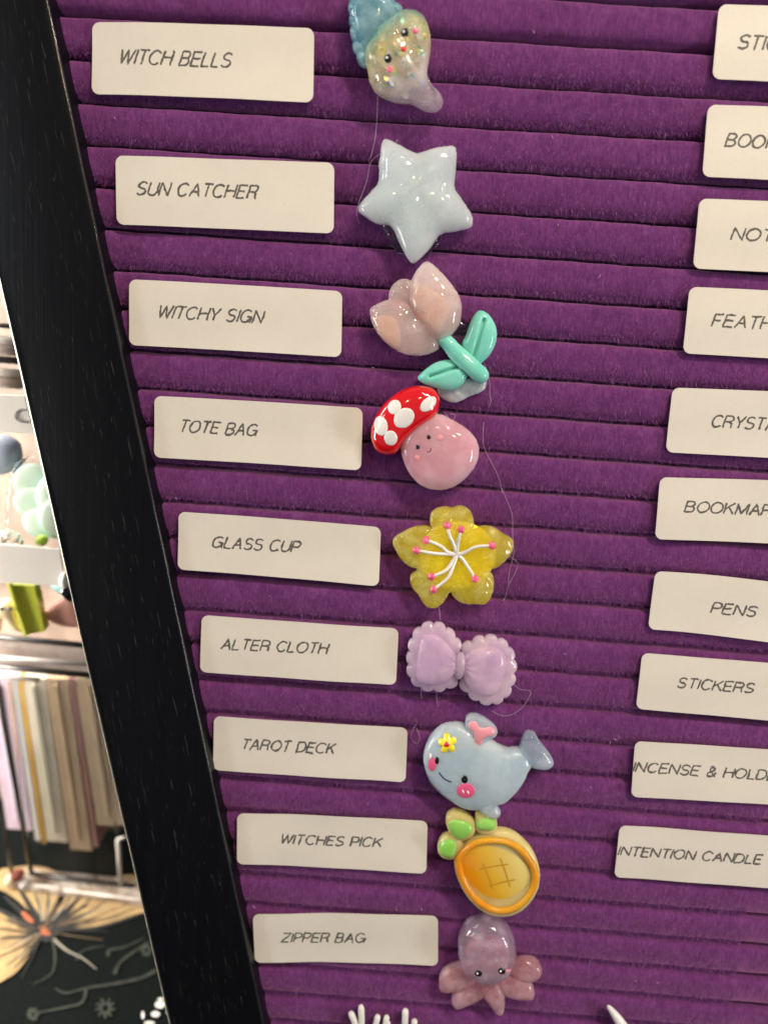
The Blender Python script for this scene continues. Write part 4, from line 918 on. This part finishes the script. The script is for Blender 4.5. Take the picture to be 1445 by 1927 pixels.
for l, wd in (([(780, 1660), (700, 1700), (560, 1730), (430, 1750), (330, 1775), (275, 1750)], 1.7), ([(430, 1750), (410, 1820), (330, 1845), (200, 1870), (140, 1870)], 1.4), ([(570, 1680), (600, 1620), (680, 1560), (740, 1520)], 1.6), ([(540, 1590), (545, 1560), (620, 1545), (720, 1500)], 1.5), ([(380, 1610), (420, 1560), (520, 1540)], 1.1)):
    fstroke('vine_print', Q7(l), zw + .05, wd, vine)
r5 = random.Random(3)
for c0, a in (((525, 1850), 52), ((165, 1880), 34), ((730, 1560), 34)):
    for q in range(9):
        th = q * .7 + r5.uniform(-.1, .1); fstroke('flower_print', Q7([(c0[0] + a * .3 * math.cos(th), c0[1] + a * .3 * math.sin(th)), (c0[0] + a * .7 * math.cos(th + .25), c0[1] + a * .75 * math.sin(th + .25)), (c0[0] + a * math.cos(th + .1), c0[1] + a * math.sin(th + .1))]), zw + .06 + .002 * q, 1.5, vine)
for q in range(46):
    th = r5.uniform(-2.0, 0.35) if q < 26 else r5.uniform(1.9, 3.6); l = r5.uniform(90, 330); e = (c7[0] + l * math.cos(th), c7[1] + l * .55 * math.sin(th)) if q < 26 else (c7[0] + l * .8 * math.cos(th), c7[1] + l * .8 * math.sin(th))
    if q < 26 and e[0] > 560: continue
    fstroke('wing_vein', Q7([(c7[0] + .18 * (e[0] - c7[0]), c7[1] + .18 * (e[1] - c7[1])), ((c7[0] + e[0]) / 2 + r5.uniform(-7, 7), (c7[1] + e[1]) / 2 + r5.uniform(-7, 7)), e]), zw + .2 + .002 * q, r5.uniform(.5, 1.3), dark if q % 3 else brown)
whp = plain('white_print', (.75, .74, .68), .8)
for c0, a, b in (((797, 1833), 25, 18), ((775, 1880), 22, 15), ((800, 1805), 15, 7), ((745, 1924), 26, 9), ((712, 1885), 8, 20), ((826, 1783), 6, 6), ((850, 1870), 20, 15)):
    flat('white_dot', Q7([(c0[0] + a * math.cos(q), c0[1] + b * math.sin(q)) for q in np.arange(8) / 8 * 6.283]), zw + .1, whp)

# acrylic organiser with its drawers
YB = on_z((130, 1660), 1.0)[1]
acr = clear('acrylic', (.97, .97, .98), .02, 1.12)
edg = plain('dark_acrylic_edge', (.035, .032, .03), .25); lite = plain('bright_acrylic_edge', (.72, .66, .60), .2, 1)  # dark refraction and bright highlights of clear acrylic, put into edge colours
base = on_y((130, 1660), YB)
org = wempty('acrylic_organiser', (base[0], YB + 20, 0), 'clear acrylic drawer organiser standing behind the left frame', 'organiser')
def wslab(name, px4, y, th, mat, parent, label=None):
    """slab facing the viewer whose front corners lie at photo pixels on plane y"""
    f = [on_y(p, y) for p in px4]; V = f + [q + np.array([0, th, 0]) for q in f]
    return mesh_obj(name, V, [[3, 2, 1, 0], [4, 5, 6, 7], [0, 1, 5, 4], [1, 2, 6, 5], [2, 3, 7, 6], [3, 0, 4, 7]], mat, parent, False, label=label, world=True)
def wthing(name, px4, y, th, mat, label, cat, group=None):
    o = wslab(name, px4, y, th, mat, None); return tag(o, label, cat, group)
wslab('drawer_front', [(58, 1645), (15, 1285), (190, 1290), (228, 1666)], YB, 1.5, acr, org)
def wbar(name, a, b, y, r, mat, parent):
    v, f = tube([on_y(a, y), (on_y(a, y) + on_y(b, y)) / 2, on_y(b, y)], r, 6); return mesh_obj(name, v, f, mat, parent, world=True)
wbar('drawer_edge', (-8, 1275), (60, 1646), YB - 1.2, 1.0, edg, org); wbar('drawer_edge', (58, 1645), (250, 1668), YB - 1.2, 1.0, edg, org)
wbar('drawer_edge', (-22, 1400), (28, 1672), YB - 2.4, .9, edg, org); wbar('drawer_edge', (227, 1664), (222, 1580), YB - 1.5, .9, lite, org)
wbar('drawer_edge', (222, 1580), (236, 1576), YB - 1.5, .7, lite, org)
f_ = [on_z(p, 3.0) for p in [(24, 1668), (44, 1632), (262, 1655), (268, 1700)]]; V = list(f_) + [np.array([q[0], q[1], .9]) for q in f_]
mesh_obj('organiser_foot', V, [[3, 2, 1, 0], [4, 5, 6, 7], [0, 1, 5, 4], [1, 2, 6, 5], [2, 3, 7, 6], [3, 0, 4, 7]], resin('acrylic_foot', (.55, .45, .36), (.85, .78, .70), .72, 0, .05, 160, bumpamt=.8), org, False)
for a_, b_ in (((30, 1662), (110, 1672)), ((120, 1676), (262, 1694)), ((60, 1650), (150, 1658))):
    v, f = tube([on_z(a_, 3.2), on_z(b_, 3.2), on_z((b_[0] + 2, b_[1]), 3.2)], .45, 5); mesh_obj('foot_highlight', v, f, lite, org)  # reflections on the foot drawn as pale bars
wbar('shelf_edge', (-30, 1196), (175, 1216), YB - 6, 1.0, edg, org); wbar('shelf_edge', (-30, 1252), (175, 1272), YB - 4, 1.1, edg, org)
shelf_m = plain('pinkish_plastic', (.52, .42, .37), .2, .8, .3, .3, 90)
wslab('shelf_lip', [(-30, 1256), (-30, 1200), (172, 1219), (172, 1273)], YB - 3, 3, shelf_m, org)
wbar('shelf_highlight', (-30, 1236), (165, 1249), YB - 7, .9, lite, org); wbar('shelf_highlight', (-30, 1272), (75, 1279), YB - 7, .8, lite, org)  # highlights along the shelf lip modelled as pale bars
back_m = plain('beige_back', (.48, .37, .30), .6, 0, 0, .35, 60)
wslab('back_panel', [(-160, 1640), (-220, 380), (60, 380), (220, 1640)], YB + 38, 2, back_m, org)
low = plain('dark_panel', (.055, .045, .038), .5, 0, 0, .6, 80)  # dark like the cloth seen through the clear drawer
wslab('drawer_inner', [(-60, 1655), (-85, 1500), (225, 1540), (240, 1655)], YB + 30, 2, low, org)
for yy, mt, r in ((612, edg, .8), (640, lite, 1.6), (655, shelf_m, 2.2), (676, edg, 1.2), (700, lite, 1.5), (718, shelf_m, 2.0)):
    wbar('rail', (-40, yy - 3), (40, yy + 3), YB + 8, r, mt, org)
for (x0, x1, y1, col, nm, lab) in [(-30, 20, 1560, (.82, .64, .76), 'notebook', 'lilac-pink notebook at the far left of the drawer'), (20.5, 33, 1580, (.80, .78, .72), 'notebook', 'thin white notebook between the lilac and the mustard ones'),
    (33.5, 42, 1585, (.72, .42, .08), 'notebook', 'thin mustard yellow notebook in the drawer'), (42.5, 84, 1582, (.82, .74, .58), 'notebook', 'cream notebook right of the mustard one'),
    (84.5, 128, 1598, (.64, .48, .31), 'notebook', 'tan notebook in the middle of the drawer'), (128.5, 140, 1592, (.42, .22, .20), 'notebook', 'thin dusty rose notebook between the two tan ones'),
    (140.5, 196, 1552, (.66, .51, .34), 'notebook', 'tan notebook next to the black frame'), (197, 214, 1550, (.25, .35, .14), 'notebook', 'dark green notebook peeking out beside the black frame')]:
    dx = (y1 - 1278) * .155; 
    p4 = [(x0 + dx, y1), (x0, 1276), (x1, 1278), (x1 + dx * .92, y1 + 3)]
    f = np.array([on_y(p, YB + 5) for p in p4]); V = list(f) + [q + np.array([0, 22, 0]) for q in f]
    cx_ = f.mean(0)
    root = wempty(nm, (cx_[0], YB + 14, f[:, 2].min()), lab, 'notebook', 'notebooks standing in the acrylic drawer')
    mesh_obj('cover', V, [[3, 2, 1, 0], [4, 5, 6, 7], [0, 1, 5, 4], [1, 2, 6, 5], [2, 3, 7, 6], [3, 0, 4, 7]], plain('notebook_cover', col, .55, 0, 0, .12, 60), root, False)
    if x1 - x0 > 30:
        q = [(x0 + (x1 - x0) * k + dx * .9, y1 - 15) if top else (x0 + (x1 - x0) * k + 1, 1290) for k, top in ((.35, 1), (.35, 0), (.5, 0), (.5, 1))]
        wslab('page_edge', q, YB + 4.2, .7, plain('page_edges', tuple(min(.9, c_ * 1.18) for c_ in col), .8), root)
# upper shelf contents
def wpuff(name, px, y, H, mat, parent, lab=None, cat=None, res=36, q=.45):
    pts = [on_y(p, y) for p in px]; P_ = Puff([(a[0], a[2]) for a in pts], H, 0, -.5, res, q)
    V = [(a, y - c_, b) for a, b, c_ in P_.verts]
    o = mesh_obj(name, V, [f[::-1] for f in P_.faces], mat, parent, world=True)
    if lab: tag(o, lab, cat)
    return o
mintp = plain('mint_plastic', (.66, .80, .64), .3, .5, 0, .06, 60); teal = plain('teal_line', (.30, .58, .50), .4)
g0 = on_y((60, 950), YB + 2)
su = wempty('mint_cactus_charm', (g0[0], YB + 2, on_y((60, 1030), YB)[2]), 'mint green leafy charm in a clear bag behind the frame edge', 'charm')
for k, (cx_, cy_, a, b) in enumerate([(60, 905, 40, 34), (68, 948, 46, 30), (82, 985, 42, 28), (100, 930, 34, 40), (110, 975, 40, 40)]):
    wpuff('leaf_rim', ell((cx_, cy_), a, b, 12, 18), YB + 2 - 1.3 * k, 1.4, teal, su, res=28)
    wpuff('leaf', ell((cx_ + 1, cy_ - 1), a - 2.2, b - 2.2, 12, 18), YB + .8 - 1.3 * k, 1.3, mintp, su, res=28)
wpuff('leaf', ell((78, 1018), 12, 10), YB - 6, 1.5, plain('lime_plastic', (.45, .70, .08), .3), su, res=20)
wpuff('bag_film', [(18, 900), (40, 865), (110, 850), (140, 900), (140, 1030), (20, 1035), (12, 970)], YB - 9, 2.0, clear('bag_film', (.96, .97, .97), .05, 1.08), su, res=44)
crd = paper_mat('tag_paper', (.80, .76, .70))
wthing('price_card', [(-30, 1094), (-30, 1022), (112, 1034), (122, 1104)], YB - 13, .8, crd, 'blank whitish card strip across the upper shelf', 'card')
lm = plain('lime_card', (.55, .60, .06), .35, .5, 0, .15, 50)
wthing('lime_pad', [(48, 1196), (17, 1100), (64, 1102), (84, 1188)], YB - 2, 4, lm, 'lime green slab standing under the card strip', 'slab')
wthing('lime_strip', [(44, 1198), (12, 1098), (17, 1099), (50, 1198)], YB - 4, 2, plain('lime_edge', (.72, .74, .12), .4), 'thin bright lime strip on the left edge of the lime slab', 'strip')
wpuff('pink_fold', [(82, 1155), (108, 1130), (132, 1122), (160, 1150), (160, 1178), (110, 1174)], YB + 4, 3, plain('salmon', (.62, .30, .24), .5), None, 'salmon pink folded piece behind the frame on the upper shelf', 'trinket')
tr = wempty('cream_creature', (on_y((20, 1180), YB)[0], YB, on_y((20, 1190), YB)[2]), 'small cream figure with two black dot eyes at the left edge', 'figurine')
wpuff('body', [(-20, 1190), (-14, 1145), (4, 1128), (26, 1130), (36, 1160), (46, 1188), (20, 1180), (8, 1160), (0, 1190)], YB - 1, 3, plain('cream_plastic', (.78, .62, .38), .4, .3), tr)
for x in (4, 19): wpuff('eye', ell((x, 1146), 5, 3), YB - 4.4, .8, MAT['black'], tr, res=12)
wpuff('teal_piece', [(95, 1100), (125, 1098), (140, 1128), (118, 1118)], YB + 1, 2, plain('teal_plastic', (.30, .58, .56), .4), None, 'small teal piece above the salmon pink fold', 'trinket')
wpuff('white_piece', [(112, 1090), (124, 1075), (132, 1100), (122, 1110)], YB - 14, 2, plain('white_plastic', (.8, .8, .76), .4), None, 'tiny white piece at the end of the card strip', 'trinket')
wpuff('black_clip', [(114, 1110), (128, 1104), (140, 1130), (128, 1128)], YB - 15, 2, MAT['black'], None, 'small black clip touching the frame edge', 'clip')
pc = wthing('paper_card', [(-30, 812), (-30, 742), (46, 745), (64, 816)], YB - 8, .8, crd, 'white paper card with a grey curved mark at the left edge', 'card')
S = [on_y(p, YB - 8.3) for p in [(50, 772), (38, 771), (29, 778), (31, 788), (42, 794), (56, 795)]]
v, f = tube(spline(S, 5, False), .22, 5); v2 = mesh_obj('curved_mark', v, f, MAT['ink'], pc, world=True)
wpuff('blue_bundle', [(-30, 880), (-30, 825), (10, 818), (38, 835), (40, 870), (10, 890)], YB + 6, 5, plain('dusty_blue', (.38, .42, .52), .5, 0, .5, .2, 80), None, 'dusty blue wrapped bundle above the mint charm', 'bundle')
for k, (x, y) in enumerate([(8, 1003), (18, 1006), (30, 1012), (36, 1022), (2, 1018)]):
    wpuff('pebble', ell((x, y), 7, 9), YB - 8 + k * .3, 2.5, clear('crystal', (.95, .95, .93), .03, 1.4), None, ['clear bead at the far left above the card strip', 'clear bead second from the left above the card strip', 'clear bead nearest the mint charm, upper one', 'clear bead resting just above the card strip, rightmost', 'clear bead lowest at the left edge above the card strip'][k], 'bead', res=16)
for k, (x, y, a, b, col) in enumerate([(34, 1645, 12, 9, (.22, .07, .06)), (48, 1660, 10, 9, (.85, .82, .78)), (20, 1655, 10, 9, (.7, .62, .5))]):
    wpuff('tumbled_stone', ell((x, y), a, b), YB - 4, 3, resin('stone', col, tuple(min(.9, c_ * 1.2) for c_ in col), .4, .3, .08, 300), None, ['dark red shiny stone at the lower left corner of the drawer', 'white shiny stone beside the dark red one', 'beige shiny stone at the left edge by the drawer foot'][k], 'stone', res=18)
# backdrop of the room, far behind
rb = plain('room_wall', (.45, .38, .33), .9, 0, 0, .3, 3)
V = [(-900, 700, -5), (900, 700, -5), (900, 700, 900), (-900, 700, 900)]
o = mesh_obj('back_wall', V, [[0, 1, 2, 3]], rb, None, False, True); o['kind'] = 'structure'
for o in bpy.data.objects:
    if '_c' in o: del o['_c']
